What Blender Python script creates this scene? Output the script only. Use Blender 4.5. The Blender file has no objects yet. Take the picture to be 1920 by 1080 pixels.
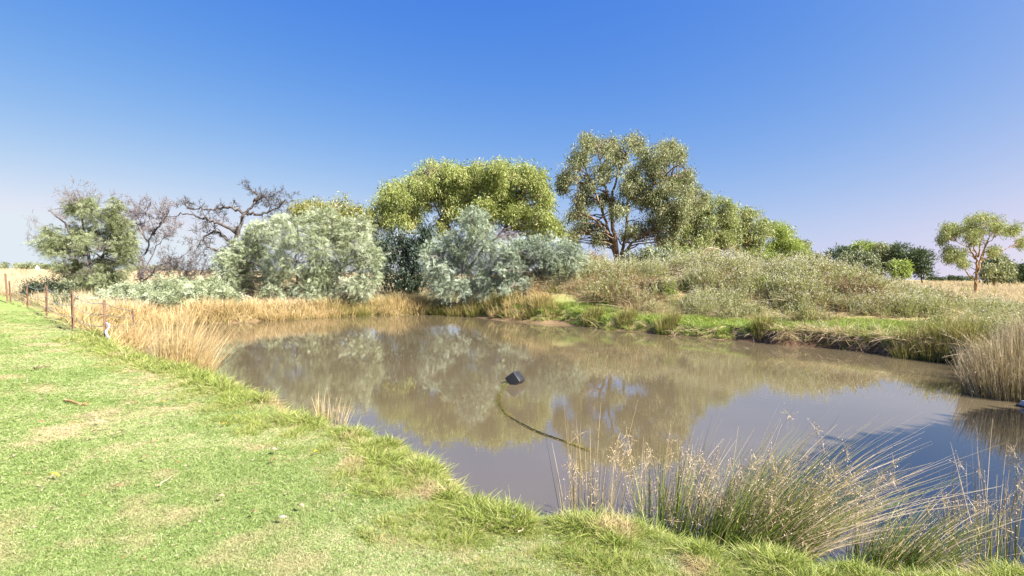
import bpy, math, random
import numpy as np
from mathutils import Matrix, Vector

random.seed(7)
rng = np.random.default_rng(11)
R = math.radians
sc = bpy.context.scene
COL = sc.collection

# ------------------------------------------------------------------ camera
CAM_Z = 2.05
F = 960.0                       # focal length in photo pixels (18 mm)
cam_d = bpy.data.cameras.new('camera')
cam_d.lens = 18.0
cam_d.sensor_width = 36.0
cam_d.clip_start = 0.05
cam_d.clip_end = 9000
cam = bpy.data.objects.new('camera', cam_d)
COL.objects.link(cam)
CM = (Matrix.Rotation(R(90 - 1.49), 4, 'X') @ Matrix.Rotation(R(0.716), 4, 'Z'))
cam.matrix_world = Matrix.Translation((0, 0, CAM_Z)) @ CM
sc.camera = cam

# ------------------------------------------------------------------ sky, sun, exposure
SUN_AZ, SUN_EL = 123.0, 43.0    # azimuth clockwise from the view direction (+Y)
w = bpy.data.worlds.new('World')
sc.world = w
w.use_nodes = True
nt = w.node_tree
bg = nt.nodes['Background']
sky = nt.nodes.new('ShaderNodeTexSky')
sky.sky_type = 'NISHITA'
sky.sun_disc = False
sky.sun_elevation = R(SUN_EL)
sky.sun_rotation = R(SUN_AZ)
sky.altitude = 0
sky.air_density = 0.6
sky.dust_density = 2.0
sky.ozone_density = 1.0
bg.inputs['Strength'].default_value = 0.10
EXPO = 1.8
# a dusty paddock horizon: the lowest few degrees stay as pale as the sky a little above them
tcs = nt.nodes.new('ShaderNodeTexCoord'); sx = nt.nodes.new('ShaderNodeSeparateXYZ'); cx_ = nt.nodes.new('ShaderNodeCombineXYZ')
zz = nt.nodes.new('ShaderNodeMath'); zz.operation = 'POWER'; zz.inputs[1].default_value = 2.0
zb_ = nt.nodes.new('ShaderNodeMath'); zb_.operation = 'ADD'; zb_.inputs[1].default_value = .10 ** 2
zq = nt.nodes.new('ShaderNodeMath'); zq.operation = 'SQRT'
nt.links.new(tcs.outputs['Generated'], sx.inputs[0]); nt.links.new(sx.outputs[2], zz.inputs[0]); nt.links.new(zz.outputs[0], zb_.inputs[0]); nt.links.new(zb_.outputs[0], zq.inputs[0])
nt.links.new(sx.outputs[0], cx_.inputs[0]); nt.links.new(sx.outputs[1], cx_.inputs[1]); nt.links.new(zq.outputs[0], cx_.inputs[2])
nt.links.new(cx_.outputs[0], sky.inputs['Vector'])
# the camera's rendering of the clear sky: one tone curve per channel over the whole sky
sep = nt.nodes.new('ShaderNodeSeparateColor'); comb = nt.nodes.new('ShaderNodeCombineColor')
nt.links.new(sky.outputs[0], sep.inputs[0])
for ch, (p_, g_, top_) in enumerate(((2.02, 2.60, .76), (1.09, .905, .84), (.182, .024, 1.0))):
    k_ = .1 ** p_ * math.exp(g_)                     # the sky node's value v is shown as k_ * v ** p_
    m2 = nt.nodes.new('ShaderNodeMath'); m2.operation = 'MINIMUM'; m2.inputs[1].default_value = (top_ / k_) ** (1 / p_)
    m3 = nt.nodes.new('ShaderNodeMath'); m3.operation = 'POWER'; m3.inputs[1].default_value = p_
    m4 = nt.nodes.new('ShaderNodeMath'); m4.operation = 'MULTIPLY'; m4.inputs[1].default_value = k_ / (0.10 * 2 ** EXPO)
    nt.links.new(sep.outputs[ch], m2.inputs[0]); nt.links.new(m2.outputs[0], m3.inputs[0]); nt.links.new(m3.outputs[0], m4.inputs[0])
    nt.links.new(m4.outputs[0], comb.inputs[ch])
nt.links.new(comb.outputs[0], bg.inputs['Color'])

sun_d = bpy.data.lights.new('sun', 'SUN')
sun_d.energy = 5.0
sun_d.angle = R(0.53)
sun_d.color = (1.0, 0.95, 0.87)
sun = bpy.data.objects.new('sun', sun_d)
COL.objects.link(sun)
sdir = Vector((math.sin(R(SUN_AZ)) * math.cos(R(SUN_EL)), math.cos(R(SUN_AZ)) * math.cos(R(SUN_EL)), math.sin(R(SUN_EL))))
sun.rotation_euler = sdir.to_track_quat('Z', 'Y').to_euler()
sun.location = (30, -12, 40)

vs = sc.view_settings
vs.view_transform = 'Standard'
vs.look = 'None'
vs.exposure = EXPO
vs.gamma = 1.0
vs.use_curve_mapping = False
sc.cycles.max_bounces = 8
sc.cycles.transparent_max_bounces = 8

# ------------------------------------------------------------------ helpers
CM3 = np.array(CM.to_3x3())

def horizon(px):
    return 503.0 + px * 0.0125

def at(px, py, d):
    """world point seen at photo pixel (px, py) at distance y = d"""
    v = CM3 @ np.array([(px - 960) / F, -(py - 540) / F, -1.0])
    v = v * (d / v[1])
    return np.array([v[0], v[1], v[2] + CAM_Z])

def on_plane(px, py, z):
    v = CM3 @ np.array([(px - 960) / F, -(py - 540) / F, -1.0])
    t = (z - CAM_Z) / v[2]
    return np.array([v[0] * t, v[1] * t, z])

def tag(o, label=None, cat=None, group=None, kind=None):
    if label: o['label'] = label
    if cat: o['category'] = cat
    if group: o['group'] = group
    if kind: o['kind'] = kind
    return o

def empty(name, loc):
    o = bpy.data.objects.new(name, None)
    o.empty_display_size = 0.2
    o.location = loc
    COL.objects.link(o)
    return o

def quad_mesh(name, verts, quads, tint=None, smooth=False):
    """verts (N,3), quads (M,4) -> mesh, with a float attribute 'tint' per vertex"""
    verts = np.ascontiguousarray(verts, dtype=np.float32)
    quads = np.ascontiguousarray(quads, dtype=np.int32)
    k = quads.shape[1]
    me = bpy.data.meshes.new(name)
    me.vertices.add(len(verts))
    me.vertices.foreach_set('co', verts.ravel())
    me.loops.add(quads.size)
    me.loops.foreach_set('vertex_index', quads.ravel())
    me.polygons.add(len(quads))
    me.polygons.foreach_set('loop_start', np.arange(0, quads.size, k, dtype=np.int32))
    if smooth:
        me.polygons.foreach_set('use_smooth', np.ones(len(quads), dtype=bool))
    if tint is not None:
        a = me.attributes.new('tint', 'FLOAT', 'POINT')
        a.data.foreach_set('value', np.ascontiguousarray(tint, dtype=np.float32))
    me.update(calc_edges=True)
    return me

def link(name, me, mat, parent=None, origin=None):
    o = bpy.data.objects.new(name, me)
    if mat is not None:
        me.materials.append(mat)
    COL.objects.link(o)
    if parent is not None:
        o.parent = parent
        if origin is None:
            o.matrix_parent_inverse = Matrix.Translation(-Vector(parent.location))
    return o

def unit(v):
    return v / (np.linalg.norm(v, axis=-1, keepdims=True) + 1e-9)

class Leaves:
    """collects leaf-shaped quads"""
    def __init__(self):
        self.v, self.t = [], []
    def add(self, p, u, n, length, width, tint):
        """p base (N,3), u long axis, n rough normal"""
        u = unit(u)
        s = unit(np.cross(u, n))
        L = np.asarray(length).reshape(-1, 1) * np.ones((len(p), 1))
        W = np.asarray(width).reshape(-1, 1) * np.ones((len(p), 1))
        m = p + u * L * 0.45
        q = np.stack([p, m + s * W * 0.5, p + u * L, m - s * W * 0.5], axis=1)
        self.v.append(q.reshape(-1, 3))
        self.t.append(np.repeat(np.asarray(tint) * np.ones(len(p)), 4))
    def mesh(self, name):
        v = np.concatenate(self.v)
        return quad_mesh(name, v, np.arange(len(v)).reshape(-1, 4), np.concatenate(self.t))

class Tubes:
    """collects tapered tubes along polylines"""
    def __init__(self):
        self.v, self.q, self.t, self.n = [], [], [], 0
    def add(self, pts, radii, sides=5, tint=0.5):
        pts = np.asarray(pts, float)
        k = len(pts)
        r = np.asarray(radii, float) * np.ones(k)
        tan = np.gradient(pts, axis=0)
        tan = unit(tan)
        ref = np.array([0.0, 0.0, 1.0]) if abs(tan[0][2]) < 0.9 else np.array([1.0, 0.0, 0.0])
        a = unit(np.cross(tan, ref))
        b = np.cross(tan, a)
        ang = np.arange(sides) * 2 * math.pi / sides
        ring = pts[:, None, :] + r[:, None, None] * (np.cos(ang)[None, :, None] * a[:, None, :] + np.sin(ang)[None, :, None] * b[:, None, :])
        self.v.append(ring.reshape(-1, 3))
        i = np.arange(k - 1)[:, None] * sides
        j = np.arange(sides)[None, :]
        j2 = (j + 1) % sides
        q = np.stack([i + j, i + j2, i + sides + j2, i + sides + j], axis=-1).reshape(-1, 4) + self.n
        self.q.append(q)
        tt = np.asarray(tint, float) * np.ones(k)
        self.t.append(np.repeat(tt, sides))
        self.n += k * sides
    def mesh(self, name, smooth=True):
        return quad_mesh(name, np.concatenate(self.v), np.concatenate(self.q), np.concatenate(self.t), smooth)

class Ribbons:
    """many blades of equal segment count, vectorised"""
    def __init__(self):
        self.v, self.q, self.t, self.n = [], [], [], 0
    def add(self, base, dirs, length, width, bend, tint0, tint1, seg=3, side=None):
        N = len(base)
        base = np.asarray(base, float); dirs = unit(np.asarray(dirs, float))
        L = (np.asarray(length) * np.ones(N))[:, None]
        W = (np.asarray(width) * np.ones(N))[:, None]
        bend = np.asarray(bend, float) * np.ones((N, 3))
        if side is None:
            a = rng.uniform(0, 2 * math.pi, N)
            side = np.stack([np.cos(a), np.sin(a), np.zeros(N)], 1)
        s = unit(np.cross(dirs, np.cross(side, dirs)))
        rows, tt = [], []
        for k in range(seg + 1):
            f = k / seg
            c = base + dirs * L * f + bend * L * f * f
            wk = W * (1 - 0.85 * f ** 1.5) * 0.5
            rows.append(np.stack([c - s * wk, c + s * wk], 1))
            tt.append(np.stack([np.asarray(tint0) * (1 - f) + np.asarray(tint1) * f] * 2, 1) * np.ones((N, 2)))
        V = np.stack(rows, 1)                    # N, seg+1, 2, 3
        T = np.stack(tt, 1)
        i = np.arange(N)[:, None] * (seg + 1) * 2
        j = np.arange(seg)[None, :] * 2
        q = np.stack([i + j, i + j + 1, i + j + 3, i + j + 2], -1).reshape(-1, 4) + self.n
        self.v.append(V.reshape(-1, 3)); self.t.append(T.reshape(-1)); self.q.append(q)
        self.n += N * (seg + 1) * 2
        return base + dirs * L + bend * L
    def mesh(self, name):
        return quad_mesh(name, np.concatenate(self.v), np.concatenate(self.q), np.concatenate(self.t))

# value noise in numpy for shapes and zones
_perm = rng.random((256, 256))
def vnoise(x, y):
    xi = np.floor(x).astype(int); yi = np.floor(y).astype(int)
    fx = x - xi; fy = y - yi
    fx = fx * fx * (3 - 2 * fx); fy = fy * fy * (3 - 2 * fy)
    g = lambda a, b: _perm[a & 255, b & 255]
    return (g(xi, yi) * (1 - fx) * (1 - fy) + g(xi + 1, yi) * fx * (1 - fy) + g(xi, yi + 1) * (1 - fx) * fy + g(xi + 1, yi + 1) * fx * fy)
def fbm(x, y, o=3):
    s, a, t = 0, 1.0, 0
    for k in range(o):
        s = s + a * vnoise(x * 2 ** k + 17.3 * k, y * 2 ** k + 9.1 * k); t += a; a *= 0.5
    return s / t
def sstep(a, b, x):
    t = np.clip((x - a) / (b - a), 0, 1)
    return t * t * (3 - 2 * t)

# ------------------------------------------------------------------ materials
def new_mat(name):
    m = bpy.data.materials.new(name)
    m.use_nodes = True
    m.node_tree.nodes.clear()
    out = m.node_tree.nodes.new('ShaderNodeOutputMaterial')
    return m, m.node_tree, out

def ramp(nt, stops):
    r = nt.nodes.new('ShaderNodeValToRGB')
    el = r.color_ramp.elements
    while len(el) < len(stops): el.new(0.5)
    for e, (p, c) in zip(el, stops):
        e.position = p; e.color = (*c, 1)
    return r

def leaf_mat(name, stops, trans=0.35, gloss=0.02, rand=0.25, rough=0.45, patch=None, tcol=(1.05, 1.1, 0.7)):
    """leaf: diffuse + translucent + a little gloss; colour by 'tint', varied per instance and by noise in the place"""
    m, nt, out = new_mat(name)
    N, Lk = nt.nodes.new, nt.links.new
    at_ = N('ShaderNodeAttribute'); at_.attribute_name = 'tint'
    oi = N('ShaderNodeObjectInfo')
    ma = N('ShaderNodeMath'); ma.operation = 'MULTIPLY_ADD'
    Lk(oi.outputs['Random'], ma.inputs[0]); ma.inputs[1].default_value = rand; 
    sub = N('ShaderNodeMath'); sub.operation = 'SUBTRACT'; Lk(at_.outputs['Fac'], sub.inputs[0]); sub.inputs[1].default_value = rand * 0.5
    Lk(sub.outputs[0], ma.inputs[2])
    fac = ma.outputs[0]
    rp = ramp(nt, stops); Lk(fac, rp.inputs[0])
    col = rp.outputs[0]
    if patch:
        pcol, pscale, lo, hi = patch
        ge = N('ShaderNodeNewGeometry'); no = N('ShaderNodeTexNoise'); no.inputs['Scale'].default_value = pscale; no.inputs['Detail'].default_value = 4
        Lk(ge.outputs['Position'], no.inputs['Vector'])
        mr = N('ShaderNodeMapRange'); mr.inputs[1].default_value = lo; mr.inputs[2].default_value = hi
        Lk(no.outputs[0], mr.inputs[0])
        mx = N('ShaderNodeMix'); mx.data_type = 'RGBA'; Lk(mr.outputs[0], mx.inputs[0]); Lk(col, mx.inputs[6]); mx.inputs[7].default_value = (*pcol, 1)
        col = mx.outputs[2]
    d = N('ShaderNodeBsdfDiffuse'); Lk(col, d.inputs[0])
    tm = N('ShaderNodeMix'); tm.data_type = 'RGBA'; tm.blend_type = 'MULTIPLY'; tm.inputs[0].default_value = 1; Lk(col, tm.inputs[6]); tm.inputs[7].default_value = (*tcol, 1)
    t = N('ShaderNodeBsdfTranslucent'); Lk(tm.outputs[2], t.inputs[0])
    g = N('ShaderNodeBsdfGlossy'); g.inputs['Roughness'].default_value = rough
    a = N('ShaderNodeMixShader'); a.inputs[0].default_value = trans; Lk(d.outputs[0], a.inputs[1]); Lk(t.outputs[0], a.inputs[2])
    b = N('ShaderNodeMixShader'); b.inputs[0].default_value = gloss; Lk(a.outputs[0], b.inputs[1]); Lk(g.outputs[0], b.inputs[2])
    Lk(b.outputs[0], out.inputs[0])
    return m

def bark_mat(name, stops, scale=6.0, stretch=0.25, rough=0.9):
    m, nt, out = new_mat(name)
    N, Lk = nt.nodes.new, nt.links.new
    tc = N('ShaderNodeTexCoord'); mp = N('ShaderNodeMapping'); mp.inputs['Scale'].default_value = (1, 1, stretch)
    Lk(tc.outputs['Object'], mp.inputs[0])
    no = N('ShaderNodeTexNoise'); no.inputs['Scale'].default_value = scale; no.inputs['Detail'].default_value = 6; Lk(mp.outputs[0], no.inputs[0])
    rp = ramp(nt, stops); Lk(no.outputs[0], rp.inputs[0])
    bs = N('ShaderNodeBsdfPrincipled'); bs.inputs['Roughness'].default_value = rough; bs.inputs['Specular IOR Level'].default_value = 0.2
    Lk(rp.outputs[0], bs.inputs['Base Color'])
    bp = N('ShaderNodeBump'); bp.inputs['Strength'].default_value = 0.6; bp.inputs['Distance'].default_value = 0.03; Lk(no.outputs[0], bp.inputs['Height']); Lk(bp.outputs[0], bs.inputs['Normal'])
    Lk(bs.outputs[0], out.inputs[0])
    return m

def plain_mat(name, col, rough=0.6, scale=30.0, var=0.25, metallic=0.0, bump=0.2):
    m, nt, out = new_mat(name)
    N, Lk = nt.nodes.new, nt.links.new
    tc = N('ShaderNodeTexCoord')
    no = N('ShaderNodeTexNoise'); no.inputs['Scale'].default_value = scale; no.inputs['Detail'].default_value = 5; Lk(tc.outputs['Object'], no.inputs[0])
    c = np.array(col)
    rp = ramp(nt, [(0.3, tuple(c * (1 - var))), (0.7, tuple(np.minimum(c * (1 + var), 1)))]); Lk(no.outputs[0], rp.inputs[0])
    bs = N('ShaderNodeBsdfPrincipled'); bs.inputs['Roughness'].default_value = rough; bs.inputs['Metallic'].default_value = metallic
    Lk(rp.outputs[0], bs.inputs['Base Color'])
    bp = N('ShaderNodeBump'); bp.inputs['Strength'].default_value = bump; bp.inputs['Distance'].default_value = 0.005; Lk(no.outputs[0], bp.inputs['Height']); Lk(bp.outputs[0], bs.inputs['Normal'])
    Lk(bs.outputs[0], out.inputs[0])
    return m

M = {}
M['turf'] = leaf_mat('turf_blades', [(0, (.125, .185, .045)), (.45, (.245, .325, .095)), (.8, (.34, .40, .18)), (1, (.54, .44, .28))], trans=.3, patch=((.50, .39, .25), 1.3, .52, .72), rand=.35)
M['bankgrass'] = leaf_mat('bank_grass_blades', [(0, (.09, .135, .02)), (.4, (.26, .325, .065)), (.75, (.40, .40, .14)), (1, (.56, .44, .26))], trans=.35, patch=((.55, .43, .26), 2.2, .55, .72), rand=.35)
M['farturf'] = leaf_mat('far_bank_grass_blades', [(0, (.12, .20, .03)), (.5, (.24, .31, .06)), (1, (.45, .40, .16))], trans=.35, rand=.4)
M['straw'] = leaf_mat('straw_blades', [(0, (.28, .21, .11)), (.5, (.45, .35, .21)), (1, (.62, .52, .37))], trans=.25, rand=.4)
M['tanrush'] = leaf_mat('tan_rush_stems', [(0, (.15, .17, .05)), (.35, (.37, .28, .12)), (.7, (.52, .38, .19)), (1, (.64, .50, .31))], trans=.25, rand=.2)
M['rush'] = leaf_mat('rush_stems', [(0, (.045, .08, .01)), (.40, (.13, .19, .022)), (.55, (.19, .18, .04)), (.72, (.30, .225, .10)), (1, (.60, .48, .31))], trans=.1, rand=.1, gloss=.05)  # green stem bases, darkened further for the shade deep in the clump
M['rushfar'] = leaf_mat('far_rush_stems', [(0, (.08, .09, .02)), (.45, (.19, .19, .05)), (.75, (.33, .25, .10)), (1, (.46, .34, .19))], trans=.25, rand=.2)
M['rushbrown'] = leaf_mat('brown_rush_stems', [(0, (.09, .085, .03)), (.45, (.21, .165, .07)), (.75, (.34, .26, .15)), (1, (.50, .43, .33))], trans=.2, rand=.1)
M['seed'] = leaf_mat('rush_seed_heads', [(0, (.27, .19, .11)), (1, (.52, .41, .28))], trans=.15, rand=.1)
M['wattle'] = leaf_mat('silver_wattle_leaves', [(0, (.08, .10, .04)), (.4, (.24, .275, .15)), (1, (.46, .50, .37))], trans=.10, gloss=.03, rand=.1, tcol=(1, 1.05, .75))
M['wattle2'] = leaf_mat('blue_wattle_leaves', [(0, (.07, .10, .05)), (.4, (.225, .27, .18)), (1, (.45, .50, .41))], trans=.10, gloss=.03, rand=.1, tcol=(1, 1.05, .75))
M['wattle3'] = leaf_mat('dull_wattle_leaves', [(0, (.075, .09, .035)), (.4, (.175, .195, .09)), (1, (.33, .36, .23))], trans=.14, gloss=.03, rand=.1, tcol=(1, 1.05, .75))
M['gumyellow'] = leaf_mat('yellow_green_gum_leaves', [(0, (.15, .175, .045)), (.45, (.31, .35, .11)), (.85, (.46, .47, .20)), (1, (.46, .33, .16))], trans=.4, gloss=.02, rand=.1)
M['gum'] = leaf_mat('olive_gum_leaves', [(0, (.085, .10, .045)), (.5, (.225, .24, .12)), (.9, (.38, .38, .22)), (1, (.40, .29, .17))], trans=.3, gloss=.02, rand=.1)
M['gum2'] = leaf_mat('light_olive_gum_leaves', [(0, (.13, .15, .05)), (.5, (.265, .295, .12)), (1, (.42, .43, .22))], trans=.35, gloss=.02, rand=.1)
M['gumgreen'] = leaf_mat('fresh_green_leaves', [(0, (.13, .17, .04)), (.5, (.26, .32, .08)), (1, (.39, .43, .15))], trans=.4, gloss=.02, rand=.1)
M['acacia'] = leaf_mat('yellow_acacia_leaves', [(0, (.12, .13, .03)), (.5, (.25, .25, .06)), (1, (.37, .35, .11))], trans=.35, gloss=.04, rand=.1)
M['dark'] = leaf_mat('dark_and_shaded_leaves', [(0, (.015, .03, .015)), (.6, (.04, .06, .035)), (1, (.09, .12, .08))], trans=.2, gloss=.03, rand=.1)  # leaf green darkened to carry the cast shade; also serves a dark shrub
M['pine'] = leaf_mat('pine_needles', [(0, (.03, .05, .02)), (.6, (.07, .10, .04)), (1, (.13, .16, .08))], trans=.15, gloss=.03, rand=.1)
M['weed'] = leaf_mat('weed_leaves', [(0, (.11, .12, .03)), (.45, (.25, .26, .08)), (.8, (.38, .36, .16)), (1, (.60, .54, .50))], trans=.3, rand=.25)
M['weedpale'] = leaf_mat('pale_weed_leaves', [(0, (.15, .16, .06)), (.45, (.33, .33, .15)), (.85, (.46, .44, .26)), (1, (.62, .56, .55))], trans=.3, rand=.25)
M['weedgreen'] = leaf_mat('green_weed_leaves', [(0, (.13, .18, .03)), (.5, (.28, .34, .08)), (1, (.44, .47, .20))], trans=.35, rand=.25)
M['weedbrown'] = leaf_mat('dry_brown_weed_leaves', [(0, (.12, .08, .04)), (.5, (.27, .19, .09)), (1, (.45, .34, .20))], trans=.2, rand=.25)
M['bark_red'] = bark_mat('red_brown_bark', [(.3, (.05, .034, .026)), (.5, (.15, .10, .07)), (.7, (.33, .24, .17))])
M['bark_gold'] = bark_mat('golden_bark', [(.3, (.10, .06, .03)), (.5, (.34, .20, .09)), (.7, (.55, .38, .22))])
M['bark_grey'] = bark_mat('grey_bark', [(.3, (.10, .08, .07)), (.6, (.26, .21, .18)), (.8, (.38, .33, .29))], scale=9)
M['bark_dead'] = bark_mat('dead_dark_bark', [(.3, (.045, .038, .036)), (.6, (.125, .105, .098)), (.8, (.22, .19, .175))], scale=9)
M['bark_twig'] = bark_mat('violet_grey_twigs', [(.3, (.14, .115, .115)), (.6, (.24, .20, .20)), (.8, (.34, .29, .27))], scale=9)
M['pale_wood'] = bark_mat('pale_dead_wood', [(.3, (.32, .25, .16)), (.6, (.50, .41, .28)), (.8, (.62, .54, .40))], scale=9)
M['rust'] = plain_mat('rusted_steel', (.15, .085, .05), rough=.85, scale=40, var=.45, bump=.5)
M['wire'] = plain_mat('galvanised_wire', (.42, .42, .42), rough=.45, metallic=.7)
M['blackplastic'] = plain_mat('weathered_black_plastic', (.018, .018, .02), rough=.42, scale=25, var=.4)
M['greyplastic'] = plain_mat('grey_plastic', (.30, .31, .33), rough=.4, scale=25)
M['hose'] = plain_mat('black_poly_pipe', (.02, .02, .022), rough=.5, scale=30, var=.4)
M['algae'] = leaf_mat('algae_strands', [(0, (.07, .07, .015)), (.6, (.20, .17, .03)), (1, (.33, .26, .10))], trans=.2, rand=0)
M['white'] = plain_mat('white_painted_metal', (.80, .80, .78), rough=.5, scale=2, var=.05)
M['palebluep'] = plain_mat('pale_blue_plastic', (.55, .62, .78), rough=.4, scale=20, var=.15)

# ------------------------------------------------------------------ terrain
SHORE_NEAR = [(200, 622), (300, 668), (400, 694), (480, 722), (560, 758), (640, 772), (700, 788), (760, 808), (820, 838), (880, 880), (940, 913), (1000, 933),
              (1050, 935), (1120, 948), (1190, 955), (1260, 972), (1340, 988), (1500, 1006)]
SHORE_FAR = [(300, 608), (400, 607), (530, 600), (650, 593), (750, 590), (830, 590), (900, 595), (1000, 605), (1060, 608), (1130, 617), (1210, 623), (1250, 628), (1330, 635),
             (1420, 641), (1500, 649), (1600, 656), (1680, 666), (1780, 682)]
poly = [tuple(on_plane(px, py, 0.46)[:2] + np.array([0.05, 0.12])) for px, py in SHORE_NEAR]
poly += [(2.4, 3.12), (3.2, 3.12), (4.2, 3.1), (5.4, 3.0), (7.2, 3.1), (8.8, 4.1), (9.8, 5.6), (9.9, 7.4), (9.4, 8.7), (9.0, 9.3), (9.1, 9.9), (10.0, 10.7), (10.9, 11.8)]
far = [tuple(on_plane(px, py, 0.0)[:2]) for px, py in SHORE_FAR]
poly += far[::-1]
poly += [(-13.6, 17.5), (-12.4, 15.2), (-11.2, 13.9)]
P0 = np.array(poly)
# smooth the outline (Catmull-Rom) and roughen it a little
pts = []
n0 = len(P0)
for i in range(n0):
    a, b, c, d = P0[i - 1], P0[i], P0[(i + 1) % n0], P0[(i + 2) % n0]
    k = 4
    for t in np.arange(k) / k:
        pts.append(0.5 * ((2 * b) + (-a + c) * t + (2 * a - 5 * b + 4 * c - d) * t * t + (-a + 3 * b - 3 * c + d) * t ** 3))
SHORE = np.array(pts)
dist0 = np.hypot(SHORE[:, 0], SHORE[:, 1])
SHORE += (np.stack([vnoise(SHORE[:, 0] * 1.7, SHORE[:, 1] * 1.7), vnoise(SHORE[:, 0] * 1.7 + 50, SHORE[:, 1] * 1.7 + 50)], 1) - 0.5) * np.clip(0.05 * dist0, .1, .6)[:, None]

def shore_sd(x, y):
    """signed distance to the waterline, positive on land"""
    x = np.asarray(x, float).ravel(); y = np.asarray(y, float).ravel()
    out = np.empty(len(x))
    A = SHORE; B = np.roll(SHORE, -1, 0); AB = B - A; L2 = (AB ** 2).sum(1) + 1e-12
    for s in range(0, len(x), 20000):
        px = x[s:s + 20000, None]; py = y[s:s + 20000, None]
        t = np.clip(((px - A[:, 0]) * AB[:, 0] + (py - A[:, 1]) * AB[:, 1]) / L2, 0, 1)
        dx = px - A[:, 0] - t * AB[:, 0]; dy = py - A[:, 1] - t * AB[:, 1]
        d = np.sqrt((dx * dx + dy * dy).min(1))
        cr = ((A[:, 1] > py) != (B[:, 1] > py)) & (px < (B[:, 0] - A[:, 0]) * (py - A[:, 1]) / (B[:, 1] - A[:, 1] + 1e-12) + A[:, 0])
        out[s:s + 20000] = np.where(cr.sum(1) % 2 == 1, -d, d)
    return out

RIDGE = np.array([[3.8, 27.0], [12.8, 24.4]])
def ridge_d(x, y):
    a, b = RIDGE
    ab = b - a
    t = np.clip(((x - a[0]) * ab[0] + (y - a[1]) * ab[1]) / (ab @ ab), 0, 1)
    return np.hypot(x - a[0] - t * ab[0], y - a[1] - t * ab[1])

def lawn_w(x, y, sd):
    """1 on the mown side: the camera's side of pond and fence"""
    f = (y - 12.6) + (x + 10.0) * 0.87          # beyond the fence > 0
    near = np.where(x < -9.2, sstep(0.3, -0.3, f), 1.0) * (y < np.maximum(14 - 0.9 * (x + 10), 3.6)).astype(float)
    near = np.where((x >= -9.2) & (y > 11.5 + (-9.2 - x) * 0.6), 0, near)
    near = np.where((x > 8.5) & (y > 3.6), 0, near)
    return near

def height(x, y, sd=None):
    x = np.asarray(x, float); y = np.asarray(y, float)
    if sd is None:
        sd = shore_sd(x, y).reshape(x.shape)
    near = (y < 13) & (x < 7)
    wdt = np.where(near, 0.42, np.where((x > 7.4) & (y > 10.6), 0.12, 0.45))
    top = np.where(near, 0.40, 0.42)
    z = top * sstep(-0.03, 1, (sd) / wdt) - 0.7 * sstep(0, 1.6, -sd)
    z = z + 0.07 * sstep(0.5, 5, sd)
    land = sstep(0.1, 0.8, sd)
    z = z + land * (fbm(x * 0.9, y * 0.9) - 0.5) * np.where(near, 0.07, 0.22) * sstep(0, 30, np.hypot(x, y) * 5)
    m = sstep(6.6, 0.6, ridge_d(x, y))
    z = z + m * (1.62 + (fbm(x * 0.45 + 3, y * 0.45) - 0.5) * 0.9)
    # low rise on the right beyond the rushes
    z = z + land * 0.35 * np.exp(-(((x - 15) / 5) ** 2 + ((y - 17) / 5) ** 2))
    z = z + land * 0.9 * sstep(28, 45, y) * sstep(0, 6, x + 8) * sstep(26, 14, x) * 0.7
    return z

def ground_at(px, d):
    """ground point under photo column px at depth d"""
    x = (px - 960) / F * d
    z = float(height(np.array([x]), np.array([d]))[0])
    return np.array([x, d, z])

ang = np.concatenate([np.linspace(-180, -58, 62)[:-1], np.linspace(-58, 58, 400), np.linspace(58, 180, 62)[1:-1]])
rad = np.concatenate([[0.0], np.geomspace(1.2, 70, 330), np.geomspace(76, 6000, 36)])
aa, rr = np.meshgrid(np.radians(ang), rad)
gx, gy = rr * np.sin(aa), rr * np.cos(aa)
gsd = shore_sd(gx, gy).reshape(gx.shape)
gz = height(gx, gy, gsd)
na, nr = len(ang), len(rad)
i = np.arange(nr - 1)[:, None] * na; j = np.arange(na)[None, :]; j2 = (j + 1) % na
gq = np.stack([i + j, i + j2, i + na + j2, i + na + j], -1).reshape(-1, 4)[:, ::-1]
gme = quad_mesh('ground', np.stack([gx, gy, gz], -1).reshape(-1, 3), gq, smooth=True)
lw = lawn_w(gx, gy, gsd)
mud = np.maximum(sstep(0.26, 0.10, gsd) * np.where((gx > 7) & (gy > 9), 1, .75), sstep(1.8, .5, gsd) * .75 * ((gx < 1) & (gy > 13.5)))
strip = sstep(0.1, 0.4, gsd) * sstep(1.9, 1.1, gsd) * (1 - lw) * (gx > -1)   # green strip on the far bank
zone = np.stack([lw, strip, mud, np.ones_like(lw)], -1).reshape(-1, 4).astype(np.float32)
ca = gme.color_attributes.new('zone', 'FLOAT_COLOR', 'POINT')
ca.data.foreach_set('color', zone.ravel())

m, nt, out = new_mat('ground_soil_and_turf')
N, Lk = nt.nodes.new, nt.links.new
ge = N('ShaderNodeNewGeometry')
def noise(scale, detail=5, rough=.6):
    n = N('ShaderNodeTexNoise'); n.inputs['Scale'].default_value = scale; n.inputs['Detail'].default_value = detail; n.inputs['Roughness'].default_value = rough
    Lk(ge.outputs['Position'], n.inputs['Vector']); return n.outputs[0]
def mixc(f, a, b):
    x = N('ShaderNodeMix'); x.data_type = 'RGBA'
    if hasattr(f, 'links'): Lk(f, x.inputs[0])
    else: x.inputs[0].default_value = f
    for s, v in ((6, a), (7, b)):
        if hasattr(v, 'links'): Lk(v, x.inputs[s])
        else: x.inputs[s].default_value = (*v, 1)
    return x.outputs[2]
def mrange(v, lo, hi):
    x = N('ShaderNodeMapRange'); x.inputs[1].default_value = lo; x.inputs[2].default_value = hi; Lk(v, x.inputs[0]); return x.outputs[0]
fine = noise(60, 6, .75); mid = noise(1.3, 4); big = noise(.45, 4)
lawn_c = mixc(mrange(fine, .35, .68), (.14, .19, .05), (.29, .335, .115))
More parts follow.
